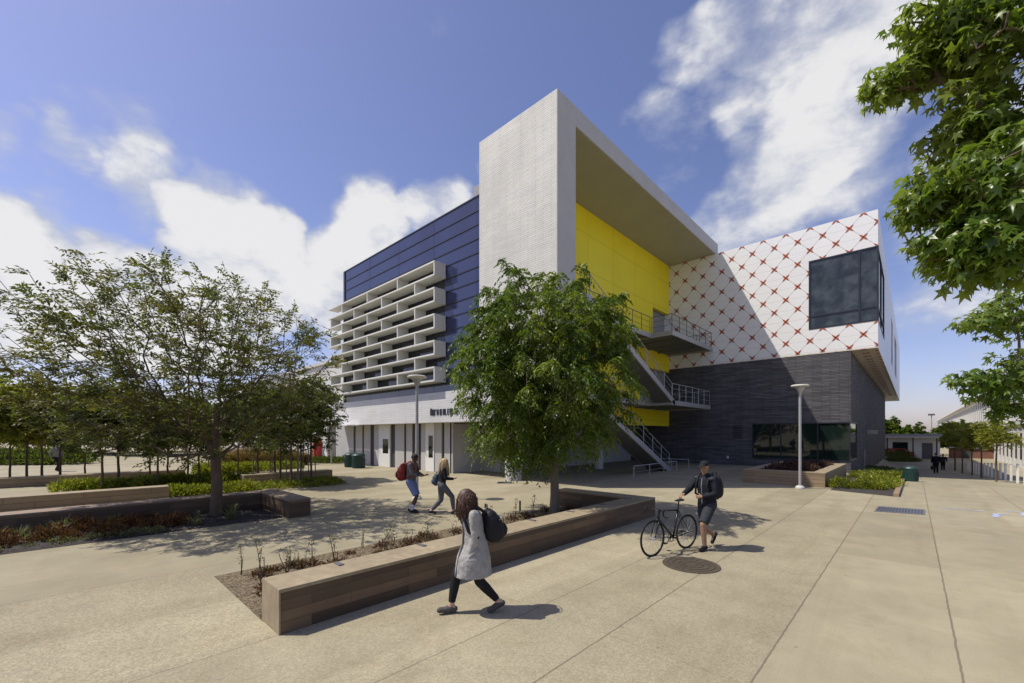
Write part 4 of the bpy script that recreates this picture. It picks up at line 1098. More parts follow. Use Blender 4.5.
def remesh(mb, name, mat, parent, vox=.01, smooth=4, disp=None):
    me = bpy.data.meshes.new('t'); me.from_pydata(mb.v, [], mb.f); me.update()
    o = bpy.data.objects.new('t', me); link(o)
    r = o.modifiers.new('r','REMESH'); r.mode = 'VOXEL'; r.voxel_size = vox
    if smooth:
        s = o.modifiers.new('s','SMOOTH'); s.iterations = smooth; s.factor = .5
    if disp:
        tx = bpy.data.textures.new('n','CLOUDS'); tx.noise_scale = disp[1]
        d = o.modifiers.new('d','DISPLACE'); d.texture = tx; d.strength = disp[0]; d.texture_coords = 'LOCAL'
    dg = bpy.context.evaluated_depsgraph_get(); dg.update()
    nm = bpy.data.meshes.new_from_object(o.evaluated_get(dg)); bpy.data.objects.remove(o); bpy.data.meshes.remove(me)
    nm.materials.clear(); nm.materials.append(mat); nm.name = name; nm.shade_smooth()
    q = bpy.data.objects.new(name, nm); link(q); q.parent = parent; return q
def ik(a, b, l1, l2, pole):
    a, b = Vector(a), Vector(b); d = b-a; L = min(d.length, (l1+l2)*.999); n = d.normalized()
    x = (l1*l1-l2*l2+L*L)/(2*L); h = math.sqrt(max(0, l1*l1-x*x))
    p = Vector(pole); p = (p-n*p.dot(n)).normalized(); return a+n*x+p*h
def hand(mb, wrist, d, palm, side, curl=.5, s=1.0):
    """palm + five fingers; d = direction of hand, palm = palm normal, side = +1 thumb towards d x palm"""
    d = Vector(d).normalized(); pn = Vector(palm); pn = (pn-d*pn.dot(d)).normalized(); t = d.cross(pn)*side; w = Vector(wrist)
    rot = Matrix((d, t, pn)).transposed()
    ico(mb, w+d*.050*s, (.052*s,.040*s,.016*s), rot)
    cap(mb, w-d*.02, .022*s, w+d*.02*s, .024*s)
    for k, (o, L) in enumerate(((.030,.070),(.011,.080),(-.009,.075),(-.028,.058))):
        a = w+d*.088*s+t*o*s; c1 = curl*.9; c2 = curl*1.9
        b = a+(d*math.cos(c1)+pn*math.sin(c1)+t*o*1.2)*L*.5*s; e = b+(d*math.cos(c2)+pn*math.sin(c2))*L*.5*s
        cap(mb, a, .0088*s, b, .0082*s, n=8); cap(mb, b, .0082*s, e, .007*s, n=8)
    a = w+d*.03*s+t*.034*s; b = a+(d*.7+t*.7+pn*.25)*.035*s; e = b+(d*.9+t*.1+pn*.45)*.032*s
    cap(mb, a, .012*s, b, .010*s, n=8); cap(mb, b, .010*s, e, .0085*s, n=8)
def skin_mat(name, c): return pbr(name, c, .5, .06, 9, .05, 120, spec=.4)
def cloth(name, c, var=.12, rough=.85, bump=.5): return pbr(name, c, rough, var, 9, bump, 16, spec=.25)
def figure(t, J, sk, vox, female=False, k=1.0):
    """body of one continuous surface from joints J (local: +x forward, +y left)"""
    V3 = Vector; m = MB(); pel, ch, nk, hd_ = (V3(J[q]) for q in ('pelvis','chest','neck','head'))
    f = 1 if not female else .9
    ico(m, pel, (.115*f,.155,.13)); ico(m, pel.lerp(ch,.5), (.10*f,.135*f,.15)); ico(m, ch, (.115*f,.165*f,.17))
    for s in 'LR':
        S_, E, Wr = V3(J['sh'+s]), V3(J['el'+s]), V3(J['wr'+s])
        cap(m, ch+V3((0,0,.10)), .065*f, S_, .058*f); cap(m, S_, .052*f, E, .040*f); cap(m, E, .040*f, Wr, .027*f)
        H, K, A = V3(J['hip'+s]), V3(J['kn'+s]), V3(J['an'+s])
        cap(m, H, .088, K, .056); cap(m, K, .055, K.lerp(A,.35), .055*f); cap(m, K.lerp(A,.35), .055*f, A, .037)
        toe = V3(J['toe'+s]); cap(m, A+(A-toe).normalized()*.03-V3((0,0,.02)), .036, toe, .026)
        hand(m, Wr, J['hd'+s], J['pn'+s], J['ts'+s], J['cu'+s], f)
    cap(m, nk-V3((0,0,.04)), .058*f, hd_-V3((0,0,.06)), .052*f)
    fw = V3(J['face']).normalized(); lf = V3((0,0,1)).cross(fw).normalized(); up = fw.cross(lf); rot = Matrix((fw, lf, up)).transposed()
    ico(m, hd_+up*.02-fw*.005, (.098,.076,.100), rot, 3); ico(m, hd_+fw*.025-up*.045, (.068,.058,.075), rot, 3)
    cap(m, hd_+fw*.095+up*.015, .009, hd_+fw*.112-up*.022, .014, n=8)
    ico(m, hd_+fw*.075-up*.085, (.022,.026,.020), rot); ico(m, hd_+fw*.088-up*.055, (.012,.024,.008), rot)
    for s in (1,-1): ico(m, hd_+lf*.077*s-fw*.008-up*.008, (.022,.010,.032), rot); ico(m, hd_+lf*.034*s+fw*.083+up*.028, (.014,.022,.008), rot)
    b = remesh(m, 'body', sk, t, vox, 3)
    e = MB()
    for s in (1,-1): ico(e, hd_+lf*.032*s+fw*.083+up*.010, (.010,.013,.008), rot)
    q = e.build('eyes', pbr('eye_dark',(.02,.015,.012),.25,.05), None, smooth=True); q.parent = t
    mo = MB(); ico(mo, hd_+fw*.094-up*.053, (.006,.022,.005), rot); q = mo.build('mouth', pbr('lips',(.22,.07,.06),.5,.05), None, smooth=True); q.parent = t
    return dict(hd=hd_, fw=fw, lf=lf, up=up, rot=rot, pel=pel, ch=ch, nk=nk)
def limb(mb, J, names, r, ends=(1,1)):
    pts = [Vector(J[n]) for n in names]
    for i in range(len(pts)-1): cap(mb, pts[i], r[i], pts[i+1], r[i+1], (1 if i > 0 else ends[0], 1 if i < len(pts)-2 else ends[1]))
def shoes(J, t, mat, vox, high=0.0):
    for s in 'LR':
        m = MB(); A, toe = Vector(J['an'+s]), Vector(J['toe'+s]); d = (toe-A); heel = A-d.normalized()*.05; dn = Vector(J.get('sole'+s, (0,0,-1)))
        cap(m, heel+dn*.045, .040, toe+dn*.0, .036); cap(m, A+dn*.02, .046, A.lerp(toe,.6)+dn*.015, .040)
        if high: cap(m, A+dn*.02, .046, A-dn*high, .043, (1,0))
        remesh(m, 'shoe', mat, t, vox, 3)
def joints(pel, ch, nk, hd_, face, an, toe, wr, hands, shw=.19, hipw=.085, ul=.29, fl=.255, th=.44, sh=.43, kp=(1,0,0), elp=None, shz=.0, shx=(0,0)):
    J = dict(pelvis=pel, chest=ch, neck=nk, head=hd_, face=face)
    for i, s in enumerate('LR'):
        y = 1 if s == 'L' else -1
        J['sh'+s] = (nk[0]-.01+shx[i], y*shw, nk[2]-.06+shz); J['hip'+s] = (pel[0], y*hipw, pel[2]-.03)
        J['an'+s] = an[i]; J['toe'+s] = toe[i]; J['kn'+s] = tuple(ik(J['hip'+s], an[i], th, sh, kp))
        J['wr'+s] = wr[i]; J['el'+s] = tuple(ik(J['sh'+s], wr[i], ul, fl, (elp[i] if elp else (-1,y*.4,-.2))))
        J['hd'+s], J['pn'+s], J['ts'+s], J['cu'+s] = hands[i]
    return J
def backpack(label, t_loc, rz, c, size, mats, tilt=0.0, group=None, straps=None, vox=.012):
    t = thing('backpack', label, 'backpack', t_loc, rz, group); c = Vector(c); rot = Matrix.Rotation(tilt,3,'Y')
    m = MB()
    for dz, kx, ky in ((-.50,1.0,1.0),(-.28,1.03,1.0),(-.05,.98,1.0),(.18,.88,.95),(.38,.72,.85)):
        for dy in (-.42,0,.42): ico(m, c+rot@Vector(((kx-1)*-.6*size[0],dy*ky*size[1],dz*size[2])), (size[0]*.92*kx,size[1]*.62*ky,size[2]*.5), rot)
    remesh(m, 'pack', mats[0], t, vox, 6)
    m = MB(); p = c+rot@Vector((-size[0]*.72,0,-size[2]*.35))
    for dy in (-.3,.3): ico(m, p+rot@Vector((0,dy*size[1],0)), (size[0]*.5,size[1]*.5,size[2]*.42), rot)
    remesh(m, 'front_pocket', mats[1], t, vox, 5)
    h = c+rot@Vector((size[0]*.35,0,size[2]*.98)); MB_ = MB().tube([h+Vector((0,-.05,-.02)), h+Vector((0,-.04,.035)), h+Vector((0,.04,.035)), h+Vector((0,.05,-.02))], .010, 6)
    q = MB_.build('handle', mats[0], None, smooth=True); q.parent = t
    z = MB(); 
    for f_ in (.30,): z.tube([c+rot@Vector((-size[0]*1.0*math.cos(a),size[1]*1.02*math.sin(a),size[2]*f_)) for a in np.linspace(-1.2,1.2,11)], .006, 5)
    q = z.build('zip', M['metal_dark'], None); q.parent = t
    for pts in (straps or []):
        s = MB().tube(pts, .021, 8); q = s.build('strap', mats[0], None, smooth=True); q.parent = t
    return t
def fr(u, v, z=0): return at(u, v)
# --- woman in the long grey coat (faces left, along the bench wall)
def to_local(base, rz, p):
    d = Vector(p)-Vector(base); return Vector((math.cos(rz)*d.x+math.sin(rz)*d.y, -math.sin(rz)*d.x+math.cos(rz)*d.y, d.z))
wl = W(-.48,5.50); wr_ = hdg(-1,-.34)
wt = thing('person', 'woman with brown curly hair in a long grey coat walking past the bench wall', 'person', wl, wr_, None)
J = joints((0,0,.86),(.035,0,1.16),(.06,0,1.34),(.115,0,1.462),(.8,.05,-.5),
  [(-.31,.07,.115),(.30,-.06,.085)], [(-.17,.09,.035),(.45,-.06,.055)],
  [(.085,.125,.79),(.085,-.125,.79)], [((.5,0,-.85),(0,-1,0),-1,.45),((.55,.1,-.85),(0,1,0),1,.4)], elp=[(-1,.75,-.2),(-1,-.75,-.2)], shw=.165, hipw=.078, ul=.265, fl=.235, th=.415, sh=.405)
# the leading leg is the right one
SK_W = skin_mat('skin_light', (.50,.32,.23)); g = figure(wt, J, SK_W, .0075, True)
m = MB(); gc = cloth('grey_coat', (.33,.32,.295), .2, .9, .9)
loft(m, [(.02,0,.485,.245,.215),(.02,0,.72,.215,.215),(.0,0,.90,.160,.175),(.02,0,1.05,.138,.155),(.035,0,1.18,.135,.16),(.04,0,1.28,.115,.165),(.05,0,1.33,.07,.11)], 32)
for s in 'LR': limb(m, J, ['sh'+s,'el'+s,'wr'+s], [.072,.060,.050], (1,0))
remesh(m, 'coat', gc, wt, .009, 3, (.016,.07))
m = MB(); m.tube([(.262,.045,.50),(.222,.045,.74),(.168,.04,.91),(.160,.04,1.06),(.172,.035,1.2),(.135,.02,1.31)], .011, 6); q = m.build('coat_opening', M['metal_dark'], None); q.parent = wt
for s, y in (('L',1),('R',-1)):
    m = MB(); m.tube([(.02,y*.20,.86),(.12,y*.175,.76)], .012, 6); q = m.build('pocket_edge', gc, None); q.parent = wt
m = MB()
for s in 'LR':
    limb(m, J, ['hip'+s,'kn'+s], [.098,.068]); K, A = Vector(J['kn'+s]), Vector(J['an'+s]); cap(m, K, .067, K.lerp(A,.35), .064); cap(m, K.lerp(A,.35), .064, K.lerp(A,.86), .045, (1,0))
remesh(m, 'leggings', cloth('black_leggings',(.012,.012,.014),.1,.8,.2), wt, .009, 3)
shoes(J, wt, cloth('grey_loafers',(.085,.075,.07),.15,.7,.2), .008)
r2 = random.Random(3)
def locks(t, g, mat, n, length, curl, cr, r, open_ang=.85, sag=.10, vox=.010):
    """hair: a shell on the skull and many separate curling locks falling from it"""
    hm = MB()
    ico(hm, g['hd']+g['up']*.035-g['fw']*.018, (.106,.090,.098), g['rot'], 3); ico(hm, g['hd']-g['fw']*.045-g['up']*.03, (.070,.082,.090), g['rot'], 3)
    for k in range(26):
        a = r2.uniform(open_ang,2*math.pi-open_ang); zz = -r2.uniform(.0,length*.55); rr = .085+.10*abs(zz)
        ico(hm, g['hd']+Vector((math.cos(a)*rr-.02, math.sin(a)*rr, zz)), .036, None, 1)
    o = remesh(hm, 'hair', mat, t, vox, 2)
    m = MB()
    for k in range(n):
        a = r2.uniform(open_ang*.75,2*math.pi-open_ang*.75); e = r2.uniform(-.2,1.35)
        d = Vector((math.cos(a)*math.cos(e), math.sin(a)*math.cos(e), math.sin(e))); p0 = g['hd']+g['rot']@Vector((d.x*.100-.018, d.y*.086, d.z*.095+.03))
        L = length*r2.uniform(.55,1.05); ph = r2.uniform(0,6.28); hz = Vector((math.cos(a), math.sin(a), 0)); pts = []
        for q in range(15):
            f = q/14; w = curl*min(1,f*3); off = Vector((math.cos(ph+f*cr), math.sin(ph+f*cr), 0))*w
            pts.append(p0 + hz*(sag*math.sin(min(f*1.5,1.4))*math.cos(e*.6)+.03*f) + off + Vector((0,0,-L*f*(.35+.65*f) - .10*math.sin(e)*f + .012*math.sin(f*3.1))))
        m.tube(pts, [r*(.7+.5*math.sin(math.pi*min(1,q/14+.1))) for q in range(15)], 5)
    q = m.build('hair_locks', mat, None, smooth=True); q.parent = t
locks(wt, g, pbr('brown_curly_hair',(.075,.034,.017),.5,.5,40,.5,90), 560, .25, .011, 11, .0045, .9, .028, .009)
bk = cloth('black_nylon',(.014,.014,.017),.12,.6,.3)
st_ = []
for y in (.11,-.11): st_.append([(-.10,y,1.30),(0.0,y*1.12,1.375),(.10,y*1.12,1.335),(.165,y*1.15,1.22),(.12,y*1.5,1.08),(.0,y*1.9,1.0)] if y > 0 else [(-.10,y,1.30),(0.0,y*1.12,1.375),(.10,y*1.12,1.335),(.165,y*1.15,1.22),(.13,y*1.45,1.12)])
backpack('full black backpack on the back of the woman in the grey coat', wl, wr_, (-.235,0,1.12), (.150,.165,.240), (bk, bk), R(8), None, st_)
# --- man pushing a bicycle
ml = W(3.93,8.55); mr = hdg(-1,-.55)
mt_ = thing('person', 'man in dark jacket, cap and shorts pushing a bicycle by its saddle', 'person', ml, mr)
_a, _b = at(650,557), at(689,547.5); _c = (_a+_b)/2; _z = math.atan2(_a.y-_b.y, _a.x-_b.x)
_s = Vector((_c.x+math.cos(_z)*-.33, _c.y+math.sin(_z)*-.33, 1.045)); SADW = to_local(ml, mr, _s); print('saddle hand', SADW)
_d = SADW-Vector((.05,-.19,1.41)); SADW = tuple(Vector((.05,-.19,1.41))+_d*min(1,.535/_d.length)); SADW = (SADW[0]-.03, SADW[1], SADW[2]+.01)
J = joints((0,0,.93),(.03,0,1.27),(.05,0,1.47),(.085,0,1.63),(.93,.22,-.25),
  [(.20,.09,.085),(-.34,-.10,.20)], [(.36,.11,.04),(-.30,-.11,.06)],
  [(.22,.05,1.06),SADW], [((.35,-.9,-.1),(-1,-.2,0),-1,.6),((.9,-.1,-.35),(0,0,-1),-1,.7)], shw=.19, th=.455, sh=.44, elp=[(-.6,1,-.3),(-1,-.5,-.1)])
J['soleR'] = (-.85,0,-.35)
SK_M = skin_mat('skin_tan', (.31,.175,.11)); g = figure(mt_, J, SK_M, .0075)
navy = cloth('navy_jacket',(.008,.010,.016),.2,.75,.6)
m = MB(); loft(m, [(.0,0,.84,.15,.19),(.0,0,.95,.15,.185),(.015,0,1.10,.15,.18),(.03,0,1.27,.15,.20),(.035,0,1.40,.12,.19),(.045,0,1.47,.075,.095),(.05,0,1.52,.068,.068)], 28)
for s in 'LR': limb(m, J, ['sh'+s,'el'+s,'wr'+s], [.075,.062,.046], (1,0))
remesh(m, 'jacket', navy, mt_, .010, 4, (.012,.08))
gy = cloth('grey_yoke',(.05,.053,.065),.1)
for y in (.165,-.165):
    m = MB(); ico(m, (.06,y,1.415), (.10,.062,.045)); remesh(m, 'shoulder_patch', gy, mt_, .009, 3)
m = MB().tube([(.165,.0,.90),(.168,0,1.10),(.185,0,1.27),(.157,0,1.42)], .006, 5); q = m.build('zip', M['metal'], None); q.parent = mt_
m = MB(); ico(m, (0,0,.91), (.145,.18,.14))
for s in 'LR':
    H, K = Vector(J['hip'+s]), Vector(J['kn'+s]); cap(m, H, .115, H.lerp(K,.93), .092, (1,0))
remesh(m, 'shorts', cloth('charcoal_shorts',(.035,.038,.045),.15,.85,.5), mt_, .010, 3, (.010,.07))
shoes(J, mt_, cloth('black_shoe',(.010,.010,.011),.1,.6,.1), .008, .02)
m = MB(); ico(m, g['hd']+g['up']*.072-g['fw']*.012, (.104,.086,.066), g['rot'], 3); c = g['hd']+g['up']*.072+g['fw']*.115
ico(m, c, (.075,.070,.012), g['rot']); remesh(m, 'cap', cloth('black_cap',(.012,.013,.016),.1,.8,.2), mt_, .008, 2)
# reveal face: cap is cut by lifting it
m = MB(); 
for k in range(30):
    a = r2.uniform(1.6,4.7); ico(m, g['hd']+g['rot']@Vector((math.cos(a)*.092,math.sin(a)*.072,r2.uniform(-.04,.03))), .022, None, 1)
remesh(m, 'hair', pbr('short_dark_hair',(.015,.011,.009),.6,.3,40,.6,90), mt_, .008, 1)
st_ = [[(-.10,y,1.42),(.03,y*1.1,1.51),(.13,y*1.1,1.43),(.185,y*1.1,1.27),(.13,y*1.6,1.10),(-.05,y*1.85,1.02)] for y in (.11,-.11)]
backpack('black backpack on the back of the man with the bicycle', ml, mr, (-.245,0,1.24), (.115,.165,.25), (bk, bk), R(-3), None, st_)
# --- bicycle
a, b = at(650,557), at(689,547.5)
cmid = (a+b)/2; bz = math.atan2(a.y-b.y, a.x-b.x)
bt = thing('bicycle', 'black road bicycle with drop handlebar pushed by the man', 'bicycle', (cmid.x,cmid.y,0), bz)
WB = .53; RW = .335
blk = pbr('black_frame_paint',(.010,.010,.011),.3,.1); rub = pbr('tyre_rubber',(.014,.014,.014),.8,.1); alu = pbr('bare_alloy',(.45,.45,.45),.35,.1,metal=.7)
BBp = (-.09,0,.275); ST_ = (-.245,0,.82); HT = (.32,0,.86); HB = (.37,0,.69); RH = (-WB,0,RW); FH = (WB,0,RW)
def P(mb, nm, mt, par=None, **k):
    o = mb.build(nm, mt, None, **k); o.parent = par or bt; return o
m = MB().tube([HT,HB],.021,10).tube([HB,BBp],.022,10).tube([(.325,0,.84),(-.235,0,.795)],.017,10).tube([ST_,BBp],.017,10)
for y in (.055,-.055):
    m.tube([(BBp[0],y*.5,BBp[2]),(RH[0],y,RH[2])],.010,8).tube([(-.235,y*.3,.785),(RH[0],y,RH[2])],.008,8)
P(m,'frame',blk,smooth=True)
m = MB().tube([HB,(.40,0,.64)],.018,8)
for y in (.05,-.05): m.tube([(.39,y*.7,.655),(.42,y,.60),(.48,y,.45),(FH[0],y,FH[2])],[.014,.013,.011,.009],8)
P(m,'fork',blk,smooth=True)
for hub in (RH, FH):
    tw = P(MB().tube([(hub[0]+RW*math.cos(a),0,hub[2]+RW*math.sin(a)) for a in np.linspace(0,2*math.pi,49)[:-1]], .0135, 8, close=True),'wheel',rub,smooth=True)
    P(MB().tube([(hub[0]+(RW-.024)*math.cos(a),0,hub[2]+(RW-.024)*math.sin(a)) for a in np.linspace(0,2*math.pi,49)[:-1]], .011, 8, close=True),'rim',blk,tw,smooth=True)
    s_ = MB()
    for k in range(20):
        a = k*math.pi/10; s_.tube([(hub[0]+.02*math.cos(a+.9),.025*(1 if k%2 else -1),hub[2]+.02*math.sin(a+.9)),(hub[0]+(RW-.03)*math.cos(a),0,hub[2]+(RW-.03)*math.sin(a))], .0018, 4)
    P(s_,'spokes',alu,tw); P(MB().tube([(hub[0],-.06,hub[2]),(hub[0],.06,hub[2])],.02,10),'hub',alu,tw)
m = MB(); ico(m,(-.265,0,.985),(.13,.055,.022)); ico(m,(-.34,0,.99),(.06,.075,.025)); remesh(m,'saddle',blk,bt,.009,3)
P(MB().tube([ST_,(-.27,0,.98)],.0135,8),'seat_post',blk)
m = MB().tube([HT,(.315,0,.86),(.39,0,.875)],.015,8)
pts = [(.39,y,.875) for y in (-.20,-.1,0,.1,.20)]
m.tube(pts,.0125,8)
for y in (-.2,.2): m.tube([(.39,y,.875),(.45,y,.875),(.485,y*1.02,.84),(.475,y*1.05,.77),(.42,y*1.08,.745),(.36,y*1.08,.745)],.014,8)
hb_ = P(m,'handlebar',blk,smooth=True)
for y in (-.2,.2): P(MB().tube([(.46,y,.885),(.485,y,.91),(.505,y,.86),(.50,y*1.03,.79)],.010,6),'brake_lever',blk,hb_)
m = MB()
m.tube([(BBp[0]+.095*math.cos(a),-.05,BBp[2]+.095*math.sin(a)) for a in np.linspace(0,2*math.pi,29)[:-1]],.006,5,close=True)
for k in range(5):
    a = k*1.2566; m.tube([(BBp[0],-.05,BBp[2]),(BBp[0]+.095*math.cos(a),-.05,BBp[2]+.095*math.sin(a))],.007,5)
m.tube([(BBp[0],-.06,BBp[2]),(BBp[0]+.10,-.075,BBp[2]-.13)],.010,6).tube([(BBp[0],.06,BBp[2]),(BBp[0]-.10,.075,BBp[2]+.13)],.010,6).tube([(BBp[0],-.07,BBp[2]),(BBp[0],.07,BBp[2])],.02,8)
P(m,'crankset',blk,smooth=True)
for s in (1,-1): P(MB().box(BBp[0]+s*.10-.04,-s*.13-.04,BBp[2]-s*.13-.01,BBp[0]+s*.10+.04,-s*.13+.04,BBp[2]-s*.13+.01),'pedal',blk)
m = MB().tube([(BBp[0],-.05,BBp[2]+.095),(RH[0],-.05,RH[2]+.035)],.005,5).tube([(BBp[0],-.05,BBp[2]-.095),(RH[0]+.06,-.05,RH[2]-.12),(RH[0],-.05,RH[2]-.035)],.005,5)
P(m,'chain',alu)
sp = P(MB().lathe([(.02,-.02),(.055,-.02),(.04,.0),(.025,.02)],16),'sprockets',alu); sp.rotation_euler = (R(90),0,0); sp.location = (RH[0],-.04,RH[2])
# --- couple in the middle distance
sl_ = W((411-512)/F*12.5,12.5); sr = hdg(1,-.18)
st1 = thing('person', 'student in grey top and blue shorts looking down at something held in both hands', 'person', sl_, sr)
J = joints((0,0,.93),(.03,0,1.27),(.06,0,1.47),(.115,0,1.60),(.85,0,-.45),
  [(-.06,.09,.085),(.07,-.09,.085)], [(.12,.10,.035),(.25,-.09,.035)],
  [(.37,.10,1.08),(.37,-.10,1.08)], [((.9,-.3,.1),(0,-.3,1),-1,.5),((.9,.3,.1),(0,.3,1),1,.5)], th=.455, sh=.44)
SK_D = skin_mat('skin_dark', (.085,.045,.028)); g = figure(st1, J, SK_D, .010)
m = MB(); loft(m, [(.0,0,.90,.14,.18),(.0,0,1.0,.14,.175),(.02,0,1.12,.14,.175),(.03,0,1.27,.145,.195),(.04,0,1.40,.12,.185),(.055,0,1.48,.07,.09)], 24)
for s in 'LR': limb(m, J, ['sh'+s,'el'+s], [.072,.062], (1,1))
for s in 'LR': E, Wv_ = Vector(J['el'+s]), Vector(J['wr'+s]); cap(m, E, .060, E.lerp(Wv_,.5), .052, (1,0))
remesh(m, 'grey_top', cloth('grey_jersey',(.13,.125,.13),.15), st1, .012, 3)
m = MB(); ico(m, (0,0,.92), (.15,.18,.13))
for s in 'LR': H, K = Vector(J['hip'+s]), Vector(J['kn'+s]); cap(m, H, .12, H.lerp(K,.95), .10, (1,0))
remesh(m, 'shorts', cloth('blue_shorts',(.16,.21,.37),.12), st1, .012, 3)
m = MB()
for s in 'LR': K, A = Vector(J['kn'+s]), Vector(J['an'+s]); cap(m, A, .044, A.lerp(K,.38), .052, (1,0))
remesh(m, 'socks', cloth('white_socks',(.62,.62,.66),.05), st1, .010, 2)
shoes(J, st1, cloth('black_trainers',(.012,.012,.013),.1,.6,.1), .010)
m = MB(); ico(m, g['hd']+g['up']*.03-g['fw']*.012, (.102,.083,.098), g['rot'], 3); ico(m, g['hd']-g['fw']*.05, (.06,.07,.07), g['rot']); remesh(m,'hair',pbr('black_hair',(.010,.008,.007),.7,.3,60,.6,120), st1, .010, 2)
MB_ = MB().box(-.08,-.06,-.006,.08,.06,.006); ph = MB_.build('tablet', M['mullion'], None, bevel=.004)
tb = thing('tablet', 'dark tablet held in both hands of the student in blue shorts', 'tablet', sl_+W(.47,-.085,1.10), sr); ph.parent = tb; ph.name = 'casing'
sc_ = MB().box(-.072,-.052,.0062,.072,.052,.0075).build('screen', M['dark_glass'], None); sc_.parent = tb
rb_ = cloth('red_nylon',(.22,.028,.018),.15,.6,.3)
st_ = [[(-.10,y,1.42),(.03,y*1.1,1.51),(.13,y*1.1,1.43),(.18,y*1.1,1.27),(.12,y*1.6,1.10),(-.05,y*1.8,1.02)] for y in (.11,-.11)]
backpack('red and black backpack on the back of the student in blue shorts', sl_, sr, (-.26,0,1.20), (.16,.185,.29), (rb_, bk), R(4), None, st_)
gl_ = W((442-512)/F*12.15,12.15); gr2 = hdg(1,.35)
st2 = thing('person', 'woman with long blonde hair in grey trousers walking beside the student', 'person', gl_, gr2)
J = joints((0,0,.86),(.02,0,1.17),(.04,0,1.36),(.08,0,1.475),(.9,-.1,-.3),
  [(-.30,.08,.11),(.32,-.08,.10)], [(-.17,.09,.035),(.45,-.08,.12)],
  [(.27,.12,1.0),(.30,-.14,1.02)], [((.9,-.2,.1),(0,-.5,1),-1,.5),((.9,.2,.1),(0,.5,1),1,.5)], shw=.165, hipw=.08, ul=.265, fl=.235, th=.425, sh=.41)
g = figure(st2, J, SK_W, .010, True)
m = MB(); loft(m, [(.0,0,.93,.115,.15),(.01,0,1.03,.11,.14),(.02,0,1.17,.125,.165),(.03,0,1.28,.105,.16),(.04,0,1.35,.06,.085)], 24)
for s in 'LR': limb(m, J, ['sh'+s,'el'+s,'wr'+s], [.060,.050,.040], (1,0))
remesh(m, 'black_top', cloth('black_jersey',(.016,.015,.017),.12), st2, .011, 3)
m = MB(); ico(m, (-.01,0,.88), (.13,.165,.13))
for s in 'LR':
    limb(m, J, ['hip'+s,'kn'+s], [.108,.072]); K, A = Vector(J['kn'+s]), Vector(J['an'+s]); cap(m, K, .07, K.lerp(A,.35), .068); cap(m, K.lerp(A,.35), .068, K.lerp(A,.9), .048, (1,0))
remesh(m, 'trousers', cloth('grey_trousers',(.105,.105,.115),.15), st2, .011, 3)
shoes(J, st2, cloth('grey_shoe',(.05,.05,.06),.1,.6,.1), .010)
locks(st2, g, pbr('blonde_hair',(.40,.29,.13),.5,.4,30,.4,70), 150, .42, .008, 6, .009, .9, .045, .011)
bb_ = cloth('slate_blue_nylon',(.045,.065,.095),.15,.6,.3)
st_ = [[(-.05,.16,1.10),(-.02,.17,1.25),(.03,.13,1.40),(.09,.12,1.32),(.08,.19,1.1),(-.05,.2,.98)]]
backpack('slate blue bag slung on the left shoulder of the blonde woman', gl_, gr2, (-.16,.14,1.0), (.10,.13,.19), (bb_, bb_), 0, None, st_)
# --- two dark figures far down the walkway, one carrying a bag; one walker behind the left trees
def far_person(label, loc, rz, h, top, legs, hair, vox=.016):
    t = thing('person', label, 'person', loc, rz)
    J = joints((0,0,.93),(.02,0,1.27),(.04,0,1.47),(.07,0,1.63),(1,0,-.1),[(-.22,.09,.11),(.24,-.09,.09)],[(-.06,.1,.035),(.38,-.09,.05)],
      [(.10,.25,.92),(-.06,-.26,.93)],[((.3,0,-1),(0,-1,0),-1,.5),((.2,0,-1),(0,1,0),1,.5)], th=.455, sh=.44)
    g = figure(t, J, SK_M, vox); m = MB()
    loft(m, [(.0,0,.88,.15,.19),(.02,0,1.12,.145,.18),(.03,0,1.27,.15,.20),(.04,0,1.40,.12,.19),(.05,0,1.48,.07,.09)], 20)
    for s in 'LR': limb(m, J, ['sh'+s,'el'+s,'wr'+s], [.075,.062,.048], (1,0))
    remesh(m, 'jacket', top, t, vox, 3); m = MB(); ico(m, (0,0,.9), (.14,.18,.13))
    for s in 'LR': limb(m, J, ['hip'+s,'kn'+s,'an'+s], [.11,.08,.062], (1,0))
    remesh(m, 'trousers', legs, t, vox, 3); shoes(J, t, bk, vox)
    m = MB(); ico(m, g['hd']+g['up']*.03-g['fw']*.015, (.104,.086,.10), g['rot'], 3); remesh(m, 'hair', hair, t, vox, 2)
    t.scale = (h,h,h); return t
bl = cloth('black_cloth',(.012,.012,.014),.1); dh = pbr('dark_hair',(.012,.010,.009),.7,.2)
aw = hdg(.95,1)
far_person('person in black carrying a bag low, left of the far pair on the walkway', at(936,473.5), aw, 1.0, bl, bl, dh)
far_person('person in black, right of the far pair on the walkway', at(943,470.5), aw, 1.0, cloth('dark_coat',(.025,.022,.026),.1), bl, dh)
q = at(936,473.5)+W(-.42,-.1,0); bg = thing('shoulder_bag', 'dark bag carried low beside the far person on the walkway', 'bag', (q.x,q.y,terrain(q.x,q.y)+.3), aw)
m = MB(); ico(m,(0,0,.22),(.22,.10,.16)); ico(m,(0,0,.12),(.22,.11,.12)); remesh(m,'bag_body',bk,bg,.014,3)
qh = MB().tube([(-.14,0,.33),(-.08,0,.55),(.08,0,.55),(.14,0,.33)],.014,6).build('handle',bk,None); qh.parent = bg
far_person('person in dark trousers walking behind the trees on the far left', at(57,471.5), hdg(1,-.2), 1.0, cloth('grey_shirt',(.2,.2,.2),.1), bl, dh)
SKY_STR = .14; SUN_E = 4.1; EXPO = 0.2
CLOUD_LIGHT = (5.3,5.25,5.25); CLOUD_DARK = (3.3,3.5,4.1); SKY_TINT = (.87,.76,.90)
